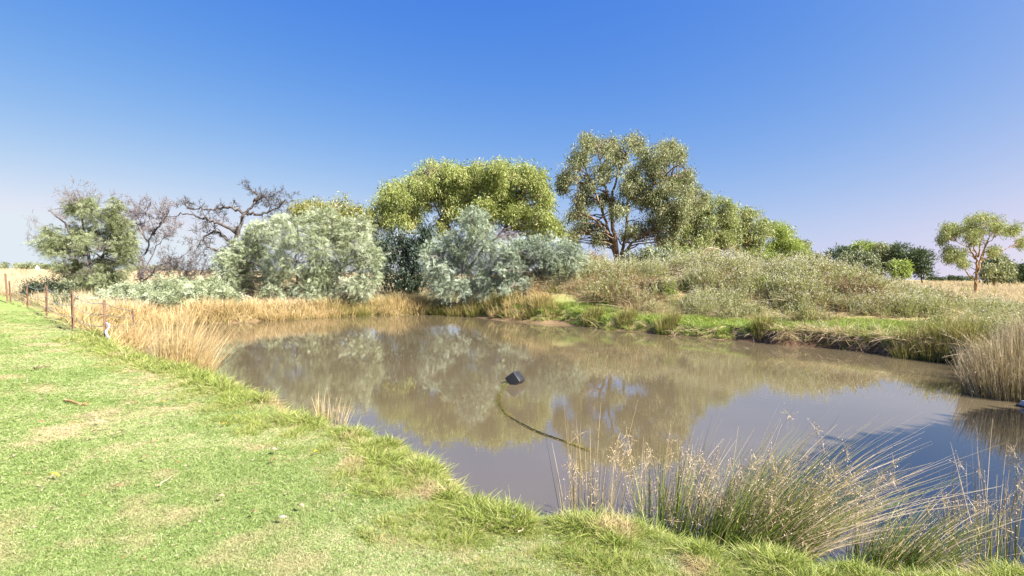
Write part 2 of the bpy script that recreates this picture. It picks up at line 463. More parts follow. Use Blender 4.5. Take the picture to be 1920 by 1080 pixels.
lawn_c = mixc(mrange(mid, .56, .80), lawn_c, mixc(mrange(fine, .3, .7), (.36, .28, .15), (.56, .46, .28)))
dry_c = mixc(mrange(fine, .3, .7), (.22, .16, .08), (.46, .35, .18))
dry_c = mixc(mrange(big, .45, .65), dry_c, mixc(mrange(fine, .3, .7), (.16, .15, .05), (.32, .29, .12)))
strip_c = mixc(mrange(fine, .3, .7), (.14, .16, .05), (.29, .30, .11))
mud_c = mixc(mrange(fine, .3, .7), (.07, .042, .026), (.17, .105, .065))
za = N('ShaderNodeVertexColor'); za.layer_name = 'zone'
se = N('ShaderNodeSeparateColor'); Lk(za.outputs[0], se.inputs[0])
c = mixc(se.outputs[0], dry_c, lawn_c)
c = mixc(se.outputs[1], c, strip_c)
c = mixc(se.outputs[2], c, mud_c)
bs = N('ShaderNodeBsdfPrincipled'); bs.inputs['Roughness'].default_value = .95; bs.inputs['Specular IOR Level'].default_value = .1
Lk(c, bs.inputs['Base Color'])
bp = N('ShaderNodeBump'); bp.inputs['Strength'].default_value = .8; bp.inputs['Distance'].default_value = .03; Lk(fine, bp.inputs['Height']); Lk(bp.outputs[0], bs.inputs['Normal'])
Lk(bs.outputs[0], out.inputs[0])
g = link('ground', gme, m)
tag(g, kind='structure')

# ------------------------------------------------------------------ water
m, nt, out = new_mat('muddy_water')
N, Lk = nt.nodes.new, nt.links.new
ge = N('ShaderNodeNewGeometry')
mp = N('ShaderNodeMapping'); mp.inputs['Scale'].default_value = (1.0, 2.2, 1); mp.inputs['Rotation'].default_value = (0, 0, R(14)); Lk(ge.outputs['Position'], mp.inputs[0])
n1 = N('ShaderNodeTexNoise'); n1.inputs['Scale'].default_value = 5.0; n1.inputs['Detail'].default_value = 3; Lk(mp.outputs[0], n1.inputs[0])
n2 = N('ShaderNodeTexNoise'); n2.inputs['Scale'].default_value = 0.35; n2.inputs['Detail'].default_value = 2; Lk(ge.outputs['Position'], n2.inputs[0])
n3 = N('ShaderNodeTexNoise'); n3.inputs['Scale'].default_value = 0.5; n3.inputs['Detail'].default_value = 5; Lk(ge.outputs['Position'], n3.inputs[0])
rp = ramp(nt, [(.3, (.092, .072, .042)), (.7, (.112, .088, .053))]); Lk(n3.outputs[0], rp.inputs[0])
mul = N('ShaderNodeMath'); mul.operation = 'MULTIPLY'; Lk(n1.outputs[0], mul.inputs[0])
mr = N('ShaderNodeMapRange'); mr.inputs[1].default_value = .42; mr.inputs[2].default_value = .66; mr.inputs[3].default_value = .25; mr.inputs[4].default_value = 1; Lk(n2.outputs[0], mr.inputs[0])
Lk(mr.outputs[0], mul.inputs[1])
bp = N('ShaderNodeBump'); bp.inputs['Strength'].default_value = .085; bp.inputs['Distance'].default_value = .012; Lk(mul.outputs[0], bp.inputs['Height'])
bs = N('ShaderNodeBsdfPrincipled'); bs.inputs['Roughness'].default_value = .012; bs.inputs['IOR'].default_value = 2.25
Lk(rp.outputs[0], bs.inputs['Base Color']); Lk(bp.outputs[0], bs.inputs['Normal'])
Lk(bs.outputs[0], out.inputs[0])
cen = SHORE.mean(0)
W = cen + (SHORE - cen) * 1.0
dirs = unit(W - cen)
W = W + dirs * 0.45
wv = [(cen[0], cen[1], 0.0)] + [(x, y, 0.0) for x, y in W]
wf = [(0, k, k % len(W) + 1) for k in range(1, len(W) + 1)]
# one flat sheet reaching under the banks
mn, mx = SHORE.min(0) - 0.6, SHORE.max(0) + 0.6
wme = bpy.data.meshes.new('water')
wme.from_pydata([(mn[0], mn[1], 0), (mx[0], mn[1], 0), (mx[0], mx[1], 0), (mn[0], mx[1], 0)], [], [(0, 1, 2, 3)])
wo = link('water', wme, m)
tag(wo, kind='structure')

# ------------------------------------------------------------------ growth helpers
def bez(a, b, c, n):
    t = np.linspace(0, 1, n)[:, None]
    return (1 - t) ** 2 * a + 2 * t * (1 - t) * b + t * t * c

def wobble(p, amp):
    q = p.copy()
    k = len(p)
    if k > 2:
        q[1:-1] += rng.normal(0, amp, (k - 2, 3))
    return q

def densify(poly_, n=4, amp=0.0):
    poly_ = np.asarray(poly_, float)
    out_ = []
    for i in range(len(poly_) - 1):
        a, b, c, d = poly_[max(i - 1, 0)], poly_[i], poly_[i + 1], poly_[min(i + 2, len(poly_) - 1)]
        for t in np.arange(n) / n:
            out_.append(0.5 * ((2 * b) + (-a + c) * t + (2 * a - 5 * b + 4 * c - d) * t * t + (-a + 3 * b - 3 * c + d) * t ** 3))
    out_.append(poly_[-1])
    return wobble(np.array(out_), amp)

def px_path(path, D, depth=0.0):
    """photo polyline -> world polyline at distance D; the limb swings in depth as it leaves the base"""
    k = len(path)
    dd = np.cumsum(rng.normal(0, 1, k)) * depth / max(k, 1)
    dd[0] = 0
    return np.array([at(x, y, D + dd[i_]) for i_, (x, y) in enumerate(path)])

def sphere_dirs(n):
    return unit(rng.normal(0, 1, (n, 3)))

def tree(name, label, cat, D, base, stems, blobs, leafmat, barkmat, style='gum', trunk_r=0.25, density=1.0, leaf=0.22, group=None, depth=1.6, clump=None, deep=0.8, core_arg=None):
    """base: photo column of the foot; stems: photo polylines; blobs: (px, py, rx, ry) crown masses. Limbs reach from the stems into every mass and twigs into every clump."""
    foot = ground_at(base, D)
    root = empty(name, foot)
    tag(root, label, cat, group)
    tb = Tubes()
    nodes, nrad = [], []
    s = D / F
    for k, st in enumerate(stems):
        p = px_path(st, D, depth)
        if np.linalg.norm(p[0][:2] - foot[:2]) < 0.9 + 0.02 * D and p[0][2] < foot[2] + 3.0 and k == 0 or (abs(st[0][0] - base) < 9 and p[0][2] < foot[2] + 2.0):
            p = np.vstack([[foot + np.array([(p[0][0] - foot[0]) * .5, 0, -0.15])], p])
        r0 = trunk_r * (1.0 if k == 0 else rng.uniform(.55, .75))
        p = densify(p, 4, 0.04)
        f = np.linspace(0, 1, len(p))
        r = r0 * (1 - 0.86 * f ** 0.6)
        if k == 0 and len(r) > 2:
            r[0] *= 1.35; r[1] *= 1.1
        tb.add(p, r, 8, 0.5)
        nodes.append(p[2:]); nrad.append(r[2:])
    nodes = np.concatenate(nodes); nrad = np.concatenate(nrad)
    lv = Leaves()
    sub = []
    for (bx, by, rx, ry) in blobs:
        core, nsub, flo, fhi, ulo, uhi = {'gum': (.70, 9, .18, .40, .6, 1.25), 'wattle': (.95, 6, .16, .32, .8, 1.2), 'pine': (.7, 3, .3, .5, .5, 1.0)}[style]
        core_ = core if core_arg is None else core_arg
        sub.append((bx, by, rx * core_, ry * core_))
        for _ in range(nsub):
            q_ = rng.uniform(0, 2 * math.pi); u_ = rng.uniform(ulo, uhi); f_ = rng.uniform(flo, fhi)
            sub.append((bx + math.cos(q_) * rx * u_ * .8, by + math.sin(q_) * ry * u_ * .8, max(rx * f_, 2.5), max(ry * f_, 2.2)))
    for (bx, by, rx, ry) in sub:
        c = at(bx, by, D + rng.normal(0, depth))
        ex, ey, ez = rx * s, rx * s * deep, ry * s
        dd = np.linalg.norm(nodes - c, axis=1) + np.maximum(nodes[:, 2] - c[2] + 0.2, 0) * 3
        q = int(np.argmin(dd))
        a = nodes[q]
        ln = np.linalg.norm(c - a)
        ctrl = (a + c) / 2 + np.array([0, 0, 0.18 * ln]) + rng.normal(0, .08 * ln, 3)
        limb = wobble(bez(a, ctrl, c, 8), 0.03 * ln / 2)
        tb.add(limb, np.linspace(min(nrad[q] * .7, trunk_r * .22), trunk_r * .05 + .006, 8), 5)
        area = math.pi * rx * s * ry * s
        cl = clump if clump else (0.34 if style == 'gum' else 0.42)
        ncl = max(4, int(density * .95 * 3.4 * area / (cl * cl)))
        dirs_ = sphere_dirs(ncl)
        rad_ = rng.random(ncl) ** (0.42)
        cc = c + dirs_ * rad_[:, None] * np.array([ex, ey, ez]) * 1.02
        for k in range(0, ncl, 2 if ncl < 60 else 4):
            b = limb[rng.integers(3, 8)]
            mid_ = (b + cc[k]) / 2 + np.array([0, 0, .1 * np.linalg.norm(cc[k] - b)])
            tb.add(bez(b, mid_, cc[k], 4), np.linspace(trunk_r * .05 + .007, .004, 4), 3)
        if style == 'gum':
            per = int(24 * (cl / .34) ** 2 * (0.22 / leaf) ** 1.3)
            per = max(per, 8)
            n = ncl * per
            cidx = np.repeat(np.arange(ncl), per)
            off = np.clip(rng.normal(0, 1, (n, 3)), -1.8, 1.8) * np.array([cl * .6, cl * .6, cl * .7]) * rng.uniform(.55, 1.35, ncl)[cidx][:, None]
            p = cc[cidx] + off
            u = rng.normal(0, .55, (n, 3)) + np.array([0, 0, -.85]) + unit(off) * .35
            nn = sphere_dirs(n)
            L = leaf * rng.uniform(.7, 1.35, n)
            ct = rng.normal(.5, .19, ncl)
            lv.add(p, u, nn, L, L * rng.uniform(.24, .34, n), np.clip(ct[cidx] + rng.normal(0, .09, n), 0, 1))
        elif style == 'wattle':
            # feathery sprays: leaflets in two ranks along a drooping stalk
            K = 7
            nsp = ncl * 14
            ci = np.repeat(np.arange(ncl), 14)
            o = unit((cc[ci] - c) / np.array([ex, ey, ez]) + 1e-6)
            sd_ = unit(o * .8 + rng.normal(0, .75, (nsp, 3)) + np.array([0, 0, .2]))
            SL = leaf * rng.uniform(1.8, 4.2, nsp)
            b0 = cc[ci] + rng.normal(0, .12, (nsp, 3))
            side_ = unit(np.cross(sd_, sphere_dirs(nsp)))
            nrm = unit(np.cross(sd_, side_))
            st_ = rng.normal(.52, .14, ncl)[ci] + rng.normal(0, .08, nsp)
            for k in range(K):
                f = (k + .4) / K
                p = b0 + sd_ * (SL * f)[:, None] + np.array([0, 0, -1]) * (SL * .35 * f * f)[:, None]
                for sg in (-1, 1):
                    u = sd_ * .75 + side_ * sg * .9 + np.array([0, 0, -.22]) + rng.normal(0, .12, (nsp, 3))
                    L = leaf * (1.0 - .55 * abs(f - .4)) * rng.uniform(.7, 1.1, nsp)
                    lv.add(p, u, nrm + rng.normal(0, .35, (nsp, 3)), L, L * .25, np.clip(st_ + rng.normal(0, .06, nsp) + .14 * (f - .5), 0, 1))
        elif style == 'pine':
            per = 30
            n = ncl * per
            ci = np.repeat(np.arange(ncl), per)
            p = cc[ci] + rng.normal(0, 1, (n, 3)) * np.array([cl * .6, cl * .6, cl * .35])
            u = unit(p - c) + rng.normal(0, .5, (n, 3)) + np.array([0, 0, .35])
            L = leaf * rng.uniform(.7, 1.3, n)
            ct = rng.normal(.5, .15, ncl)
            lv.add(p, u, sphere_dirs(n), L, L * .22, np.clip(ct[ci] + rng.normal(0, .15, n), 0, 1))
    t_o = link('trunk', tb.mesh('trunk'), barkmat, root)
    c_o = link('crown', lv.mesh('crown'), leafmat, root)
    return root

def bare(tb, p, d, L, r, lvl, up=0.15, spread=.75, kids=(3, 5), minr=.004, wig=.22, ratio=(.5, .75)):
    """recursive leafless branching"""
    k = 5
    pts_ = [np.array(p, float)]
    d = unit(np.asarray(d, float))
    for i_ in range(k):
        d = unit(d + rng.normal(0, wig, 3) + np.array([0, 0, up * .3]))
        pts_.append(pts_[-1] + d * L / k)
    pts_ = np.array(pts_)
    rr_ = np.linspace(r, max(r * .45, minr), k + 1)
    tb.add(pts_, rr_, 5 if r > .03 else 3)
    if lvl <= 0: return
    for c_ in range(rng.integers(kids[0], kids[1] + 1)):
        i_ = rng.integers(1, k + 1)
        dd = unit(unit(pts_[i_] - pts_[i_ - 1]) + rng.normal(0, spread, 3) + np.array([0, 0, up]))
        bare(tb, pts_[i_], dd, L * rng.uniform(*ratio), max(rr_[i_] * rng.uniform(.45, .7), minr), lvl - 1, up, spread, kids, minr, wig, ratio)

# ------------------------------------------------------------------ trees and bushes
# gum with red trunks behind the mound
tree('gum_tree', 'tall olive gum tree with several red brown trunks rising behind the mound', 'tree', 38.0, 1158,
     [[(1159, 492), (1152, 440), (1147, 400), (1150, 360), (1165, 310), (1182, 275)],
      [(1156, 492), (1148, 455), (1136, 415), (1122, 375), (1108, 340), (1095, 305)],
      [(1162, 492), (1172, 450), (1177, 410), (1179, 370), (1192, 330), (1228, 300), (1250, 285)],
      [(1163, 492), (1185, 455), (1215, 435), (1240, 405), (1270, 370)],
      [(1149, 450), (1118, 415), (1085, 395)],
      [(1147, 400), (1134, 350), (1125, 300), (1122, 275)],
      [(1178, 372), (1215, 350), (1262, 330), (1285, 335)]],
     [(1121, 272, 32, 22), (1086, 295, 20, 22), (1104, 262, 15, 10), (1190, 268, 22, 16), (1250, 278, 28, 20), (1237, 305, 20, 14), (1270, 295, 15, 14), (1061, 330, 16, 17), (1055, 348, 10, 12),
      (1130, 321, 20, 16), (1206, 355, 40, 25), (1240, 384, 38, 30), (1284, 336, 18, 18), (1297, 368, 24, 24), (1083, 399, 24, 16), (1095, 374, 20, 11), (1099, 428, 26, 13),
      (1136, 374, 16, 12), (1162, 398, 17, 20), (1184, 437, 22, 12), (1221, 421, 33, 20), (1265, 409, 33, 30), (1124, 447, 18, 9), (1240, 447, 26, 14), (1160, 300, 16, 14), (1075, 445, 14, 10), (1212, 298, 22, 18), (1180, 335, 20, 20), (1145, 285, 16, 12), (1100, 350, 16, 14), (1262, 350, 22, 20), (1275, 395, 26, 24), (1225, 330, 18, 14)],
     M['gum'], M['bark_red'], trunk_r=.27, leaf=.18, density=1.0, depth=1.6)
# wide yellow-green gum in the middle
tree('gum_tree', 'broad yellow green gum tree behind the silver bushes', 'tree', 36.0, 880,
     [[(880, 515), (872, 480), (880, 440), (890, 390), (905, 340), (925, 315)],
      [(876, 500), (850, 465), (815, 443), (778, 425)],
      [(872, 490), (845, 435), (818, 390), (800, 340)],
      [(882, 500), (930, 445), (970, 395), (990, 340)],
      [(850, 466), (805, 440), (765, 436), (752, 428)]],
     [(717, 396, 22, 24), (740, 365, 28, 26), (743, 413, 28, 18), (775, 385, 25, 25), (800, 327, 24, 24), (823, 353, 30, 30), (838, 322, 24, 17), (864, 336, 30, 24), (875, 370, 30, 28),
      (930, 318, 34, 22), (932, 350, 35, 30), (978, 327, 26, 22), (978, 362, 35, 35), (1008, 345, 20, 28), (1021, 382, 23, 33), (967, 402, 38, 28), (924, 390, 30, 25), (1010, 420, 35, 30), (1042, 432, 20, 18),
      (840, 388, 24, 18), (832, 422, 14, 14), (858, 400, 22, 15), (769, 405, 20, 18), (900, 420, 26, 18), (892, 345, 34, 26), (850, 365, 30, 24), (950, 385, 36, 26), (795, 372, 26, 26), (905, 385, 30, 22), (770, 350, 20, 18), (955, 335, 26, 20), (884, 322, 24, 16), (870, 335, 26, 18), (800, 350, 24, 20)],
     M['gumyellow'], M['bark_red'], trunk_r=.22, leaf=.18, density=1.05, depth=1.3)
# row of smaller gums stepping down to the right
tree('gum_tree', 'drooping olive gum tree directly right of the tall red trunked gum', 'tree', 43.0, 1310,
     [[(1310, 500), (1312, 460), (1325, 420), (1335, 390)], [(1310, 490), (1290, 450), (1285, 415)], [(1312, 470), (1345, 440), (1362, 400)]],
     [(1330, 388, 28, 18), (1363, 388, 20, 20), (1300, 408, 32, 22), (1350, 420, 38, 28), (1300, 440, 38, 24), (1345, 452, 38, 20), (1272, 458, 28, 16), (1322, 470, 34, 14)],
     M['gum2'], M['bark_red'], trunk_r=.18, leaf=.20, density=.95, depth=1.2)
tree('gum_tree', 'small olive gum tree with thin pale stems second down the row', 'tree', 46.0, 1402,
     [[(1402, 510), (1400, 470), (1402, 430), (1402, 405)], [(1396, 510), (1385, 460), (1378, 430)], [(1408, 510), (1420, 460), (1428, 430)], [(1390, 510), (1375, 470), (1372, 450)]],
     [(1402, 405, 22, 14), (1385, 430, 28, 22), (1425, 430, 28, 20), (1400, 455, 34, 20), (1372, 450, 15, 16), (1410, 475, 30, 12)],
     M['gum2'], M['bark_gold'], trunk_r=.12, leaf=.21, density=.95, depth=1.0)
tree('gum_tree', 'bright green rounded tree near the low end of the gum row', 'tree', 49.0, 1450,
     [[(1450, 512), (1455, 470), (1462, 440), (1460, 425)], [(1448, 512), (1470, 465), (1482, 450)]],
     [(1440, 424, 16, 13), (1465, 437, 24, 18), (1482, 456, 24, 20), (1455, 465, 28, 18), (1500, 472, 14, 16), (1475, 482, 26, 10), (1440, 480, 20, 12)],
     M['gumgreen'], M['bark_grey'], trunk_r=.12, leaf=.22, density=.9, depth=1.0)
tree('gum_tree', 'little grey olive tree at the very end of the gum row', 'tree', 62.0, 1508,
     [[(1508, 518), (1508, 480), (1507, 460)]], [(1505, 458, 9, 7), (1510, 472, 9, 10), (1520, 482, 12, 8), (1534, 485, 9, 7)],
     M['gum'], M['bark_grey'], trunk_r=.14, leaf=.4, density=.9, depth=.6)
# lone gum in the field
tree('gum_tree', 'lone gum tree with golden forked trunk standing in the dry field', 'tree', 46.0, 1831,
     [[(1831, 529), (1832, 500), (1830, 480), (1827, 460), (1820, 438)], [(1834, 508), (1839, 485), (1846, 465), (1862, 445), (1880, 432)], [(1837, 492), (1870, 475), (1906, 456)],
      [(1829, 527), (1815, 515), (1805, 500), (1785, 485)], [(1829, 485), (1815, 465), (1793, 452)], [(1833, 482), (1838, 455), (1843, 420)], [(1839, 485), (1853, 450), (1868, 425)]],
     [(1773, 436, 10, 8), (1785, 428, 14, 9), (1804, 435, 19, 11), (1819, 416, 19, 10), (1843, 409, 15, 8), (1831, 430, 21, 12), (1824, 448, 18, 9), (1870, 419, 17, 10), (1876, 431, 17, 10), (1899, 427, 13, 10),
      (1916, 455, 8, 7), (1775, 473, 13, 10), (1801, 473, 14, 8), (1782, 483, 13, 7), (1807, 492, 8, 6), (1769, 446, 8, 7), (1862, 470, 8, 5)],
     M['gum2'], M['bark_gold'], trunk_r=.17, leaf=.17, density=.75, depth=.9, clump=.32, core_arg=.55)
# silver wattles
tree('silver_wattle', 'largest silver wattle bush, overhanging the tan reeds on the far shore', 'bush', 24.6, 560,
     [[(560, 560), (555, 500), (560, 440)], [(550, 560), (490, 500), (475, 460)], [(575, 560), (640, 500), (660, 450)]],
     [(613, 420, 42, 27), (545, 432, 46, 27), (482, 452, 36, 32), (660, 448, 36, 42), (560, 488, 66, 42), (640, 508, 56, 42), (470, 503, 50, 38), (688, 502, 26, 42), (440, 530, 38, 24), (432, 505, 28, 26), (455, 475, 30, 28), (535, 540, 66, 28), (640, 548, 56, 20), (590, 530, 50, 30)],
     M['wattle'], M['bark_grey'], style='wattle', trunk_r=.12, leaf=.10, density=1.08, depth=.55, deep=.75)
tree('silver_wattle', 'silver blue wattle bush with pointed top below the broad gum', 'bush', 25.5, 870,
     [[(870, 555), (868, 500), (880, 420)], [(865, 555), (835, 500), (825, 470)], [(880, 555), (915, 500), (920, 450)]],
     [(885, 412, 24, 18), (858, 458, 38, 28), (912, 448, 30, 33), (830, 475, 34, 32), (870, 508, 56, 42), (928, 510, 33, 42), (822, 518, 24, 32), (850, 545, 46, 18), (905, 546, 42, 18)],
     M['wattle2'], M['bark_grey'], style='wattle', trunk_r=.11, leaf=.10, density=1.08, depth=.5, deep=.75)
tree('silver_wattle', 'silver blue wattle bush leaning over the mound\'s left end', 'bush', 25.0, 1010,
     [[(1010, 552), (1005, 510), (990, 470)], [(1015, 552), (1050, 500), (1060, 470)]],
     [(985, 470, 38, 25), (1030, 465, 38, 22), (1065, 477, 27, 25), (1000, 508, 48, 34), (1052, 508, 38, 32), (960, 498, 22, 36), (1018, 536, 42, 19), (982, 546, 38, 16), (1055, 542, 32, 16)],
     M['wattle2'], M['bark_grey'], style='wattle', trunk_r=.1, leaf=.10, density=1.08, depth=.5, deep=.75)
# half-dead wattle on the left with bare twigs above the leaves
lt = tree('wattle_tree', 'scraggly half dead wattle tree with bare twigs beyond the fence', 'tree', 26.0, 165,
     [[(165, 548), (168, 500), (160, 450), (150, 400), (140, 365)], [(168, 530), (195, 470), (205, 420)], [(163, 520), (125, 470), (100, 455)], [(160, 480), (120, 420), (90, 395)]],
     [(178, 400, 42, 18), (222, 402, 20, 24), (124, 440, 36, 24), (190, 438, 48, 28), (231, 440, 17, 32), (98, 455, 23, 14), (127, 468, 38, 14), (213, 474, 32, 30), (166, 512, 43, 24), (154, 533, 38, 20), (195, 530, 32, 20), (150, 388, 22, 9), (215, 505, 30, 22), (135, 505, 26, 16), (160, 545, 40, 14), (205, 545, 30, 12), (235, 480, 16, 26)],
     M['wattle3'], M['bark_dead'], style='wattle', trunk_r=.16, leaf=.12, density=.62, depth=.7, deep=.8, core_arg=.7)
tb = Tubes()
for (px, py, dx, dz, L) in [(128, 362, -.1, 1, .9), (148, 365, .1, 1, .8), (165, 368, .1, 1, .8), (118, 400, -.8, .8, 1.2), (112, 395, -.4, 1, 1.1), (150, 420, 0, .4, 1.0), (185, 450, .2, -.1, 1.0), (140, 372, -.2, 1, .9), (160, 375, .2, 1, .9), (178, 380, .4, 1, .9), (120, 380, -.5, 1, 1.0), (110, 415, -1, .7, 1.1), (100, 430, -1, .35, 1.0), (95, 440, -1, .15, .9), (150, 385, 0, 1, 1.0), (130, 375, -.3, 1, .9),
                            (200, 380, .5, .8, .8), (105, 450, -1, .1, .8), (175, 470, .3, .2, 1.0), (190, 490, .5, .1, .9), (165, 480, -.2, .3, 1.0), (205, 500, .5, .1, .8), (140, 470, -.6, .2, .9), (170, 440, -.4, -.1, 1.0), (195, 455, .5, .0, 1.0), (180, 500, .2, -.2, 1.0), (200, 470, .6, -.2, 1.0), (150, 490, -.3, -.1, .9), (215, 430, .6, .4, .8)]:
    bare(tb, at(px, py + 14, 26 + rng.normal(0, .4)), (dx, rng.normal(0, .4), dz), L * .85, .020, 3, up=.1, kids=(3, 4), minr=.0055)
link('bare_twigs', tb.mesh('bare_twigs'), M['bark_twig'], lt)

# leafless shrub and dead tree
def dead_tree(name, label, cat, D, base, stems, mat, r0, twig_L, lvl, n_twigs, minr=.005, group=None, up=.12, kids=(3, 4), depth=.8):
    foot = ground_at(base, D)
    root = empty(name, foot)
    tag(root, label, cat, group)
    tb = Tubes(); tw = Tubes()
    for k, st in enumerate(stems):
        p = px_path(st, D, depth)
        if abs(st[0][0] - base) < 14 and p[0][2] < foot[2] + 2.5:
            p = np.vstack([[foot + np.array([0, 0, -.15])], p])
        p = densify(p, 5, .05)
        sc_ = 1.0 if k == 0 else rng.uniform(.55, .8)
        r = r0 * sc_ * (1 - .82 * np.linspace(0, 1, len(p)) ** .9)
        tb.add(p, r, 7)
        for q in range(n_twigs):
            i_ = rng.integers(len(p) // 4, len(p))
            tdir = unit(p[min(i_ + 1, len(p) - 1)] - p[i_ - 1])
            d = unit(tdir * .6 + rng.normal(0, .8, 3) + np.array([0, 0, .1]))
            bare(tw, p[i_], d, twig_L * rng.uniform(.6, 1.3), max(r[i_] * .5, minr * 1.6), lvl, up=up, kids=kids, minr=minr)
    link('trunk', tb.mesh('trunk'), mat, root)
    link('twigs', tw.mesh('twigs'), mat, root)
    return root

dead_tree('dead_tree', 'leafless dead tree with thick crooked dark limbs behind largest silver bush', 'tree', 29.0, 445,
          [[(445, 520), (444, 480), (443, 450), (452, 418), (459, 398), (477, 382), (482, 366), (472, 356)],
           [(459, 398), (480, 402), (496, 400), (516, 392), (535, 378), (556, 377)],
           [(458, 400), (432, 389), (406, 391), (380, 393), (352, 388), (338, 378)],
           [(446, 440), (420, 423), (398, 414), (378, 408), (345, 402), (310, 408)],
           [(443, 460), (415, 440), (398, 436), (378, 450), (370, 470)],
           [(443, 480), (420, 470), (396, 466), (385, 455)],
           [(477, 378), (490, 370), (500, 376), (512, 388)]],
          M['bark_dead'], .16, .55, 3, 9, minr=.0075, depth=.6)
dead_tree('dead_shrub', 'leafless violet grey shrub between half dead wattle and dark dead tree', 'shrub', 28.5, 268,
          [[(266, 532), (262, 500), (278, 460), (288, 430), (278, 400), (272, 385)],
           [(268, 530), (300, 498), (335, 485), (362, 462)], [(266, 520), (290, 470), (318, 440), (345, 420)], [(264, 515), (256, 470), (252, 430), (246, 400)],
           [(288, 440), (310, 410), (316, 385)], [(270, 525), (320, 505), (370, 495)], [(280, 455), (258, 420), (262, 390)]],
          M['bark_twig'], .075, .58, 3, 14, minr=.0062, depth=.9)
dead_tree('dead_shrub', 'low tangle of dry brown twigs under the dead tree', 'shrub', 27.0, 350,
          [[(350, 530), (345, 510), (335, 498)], [(355, 530), (370, 508), (390, 498)], [(345, 530), (325, 515), (315, 505)], [(360, 530), (400, 515), (420, 505)]],
          M['bark_dead'], .03, .6, 3, 12, minr=.006, depth=.7)
dead_tree('dead_shrub', 'small bare grey bush between the two silver blue wattles', 'shrub', 26.0, 945,
          [[(945, 545), (948, 480), (945, 440)], [(945, 540), (940, 490), (932, 450)], [(946, 530), (955, 480), (962, 450)]],
          M['bark_twig'], .04, .5, 3, 12, minr=.006, depth=.4)
# acacia, and a tree with the broad gum's shade painted into its leaf colour
tree('acacia_tree', 'yellow acacia tree peeping over the largest silver bush', 'tree', 34.0, 640,
     [[(640, 540), (635, 470), (620, 410)], [(642, 520), (670, 450), (690, 420)]],
     [(585, 396, 40, 18), (622, 390, 32, 16), (660, 402, 30, 20), (690, 425, 24, 30), (708, 462, 14, 24), (558, 402, 18, 16), (640, 440, 60, 30)],
     M['acacia'], M['bark_grey'], trunk_r=.14, leaf=.16, density=.8, depth=.8)
tree('shade_tinted_tree', 'tree with shade darkened leaves under the left arm of broad gum', 'tree', 30.5, 760,
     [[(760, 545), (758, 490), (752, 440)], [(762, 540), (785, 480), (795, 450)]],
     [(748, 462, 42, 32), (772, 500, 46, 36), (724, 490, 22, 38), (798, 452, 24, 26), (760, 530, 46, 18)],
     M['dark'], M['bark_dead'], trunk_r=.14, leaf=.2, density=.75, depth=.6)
# low shrubs
tree('green_shrub', 'bluish green shrub at the foot of the tall red trunked gum', 'shrub', 34.0, 1230,
     [[(1230, 498), (1220, 478)], [(1232, 498), (1248, 480)]], [(1212, 478, 28, 13), (1248, 480, 22, 12), (1190, 484, 16, 8)], M['wattle3'], M['bark_grey'], trunk_r=.05, leaf=.22, density=.9, depth=.4)
tree('green_shrub', 'mid green shrub under the drooping olive gum', 'shrub', 35.0, 1290,
     [[(1290, 498), (1288, 480)], [(1292, 498), (1305, 482)]], [(1285, 478, 24, 12), (1312, 484, 20, 10)], M['gum2'], M['bark_grey'], trunk_r=.05, leaf=.22, density=.9, depth=.4)
tree('dry_bush', 'rusty brown dry bush beside the pointed end of the mound', 'bush', 27.5, 1112,
     [[(1112, 505), (1108, 488)], [(1114, 505), (1124, 490)]], [(1108, 490, 20, 12), (1122, 497, 18, 10), (1095, 502, 18, 12)], M['weedbrown'], M['bark_dead'], trunk_r=.03, leaf=.14, density=.7, depth=.3, clump=.25)
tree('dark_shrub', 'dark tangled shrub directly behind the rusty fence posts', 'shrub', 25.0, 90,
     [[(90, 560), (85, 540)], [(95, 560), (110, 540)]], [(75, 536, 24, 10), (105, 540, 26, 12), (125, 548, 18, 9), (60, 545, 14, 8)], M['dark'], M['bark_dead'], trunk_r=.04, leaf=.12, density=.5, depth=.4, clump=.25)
tree('saltbush', 'low pale silver green saltbush spreading between fence and tan reeds', 'bush', 21.8, 310,
     [[(310, 572), (300, 560)], [(315, 572), (345, 558)], [(305, 572), (260, 562)]],
     [(345, 549, 36, 19), (300, 550, 38, 18), (252, 557, 34, 16), (388, 548, 32, 20), (212, 567, 26, 12), (330, 566, 54, 14), (265, 572, 34, 12), (415, 560, 26, 18)], M['wattle'], M['bark_grey'], style='wattle', trunk_r=.03, leaf=.14, density=1.0, depth=.5)
def hit(px, py):
    """depth at which the line of sight through a photo pixel meets the ground"""
    ds = np.linspace(9, 60, 1200)
    p = np.array([at(px, py, d) for d in ds])
    under = p[:, 2] < height(p[:, 0], p[:, 1])
    return float(ds[np.argmax(under)]) if under.any() else 40.0
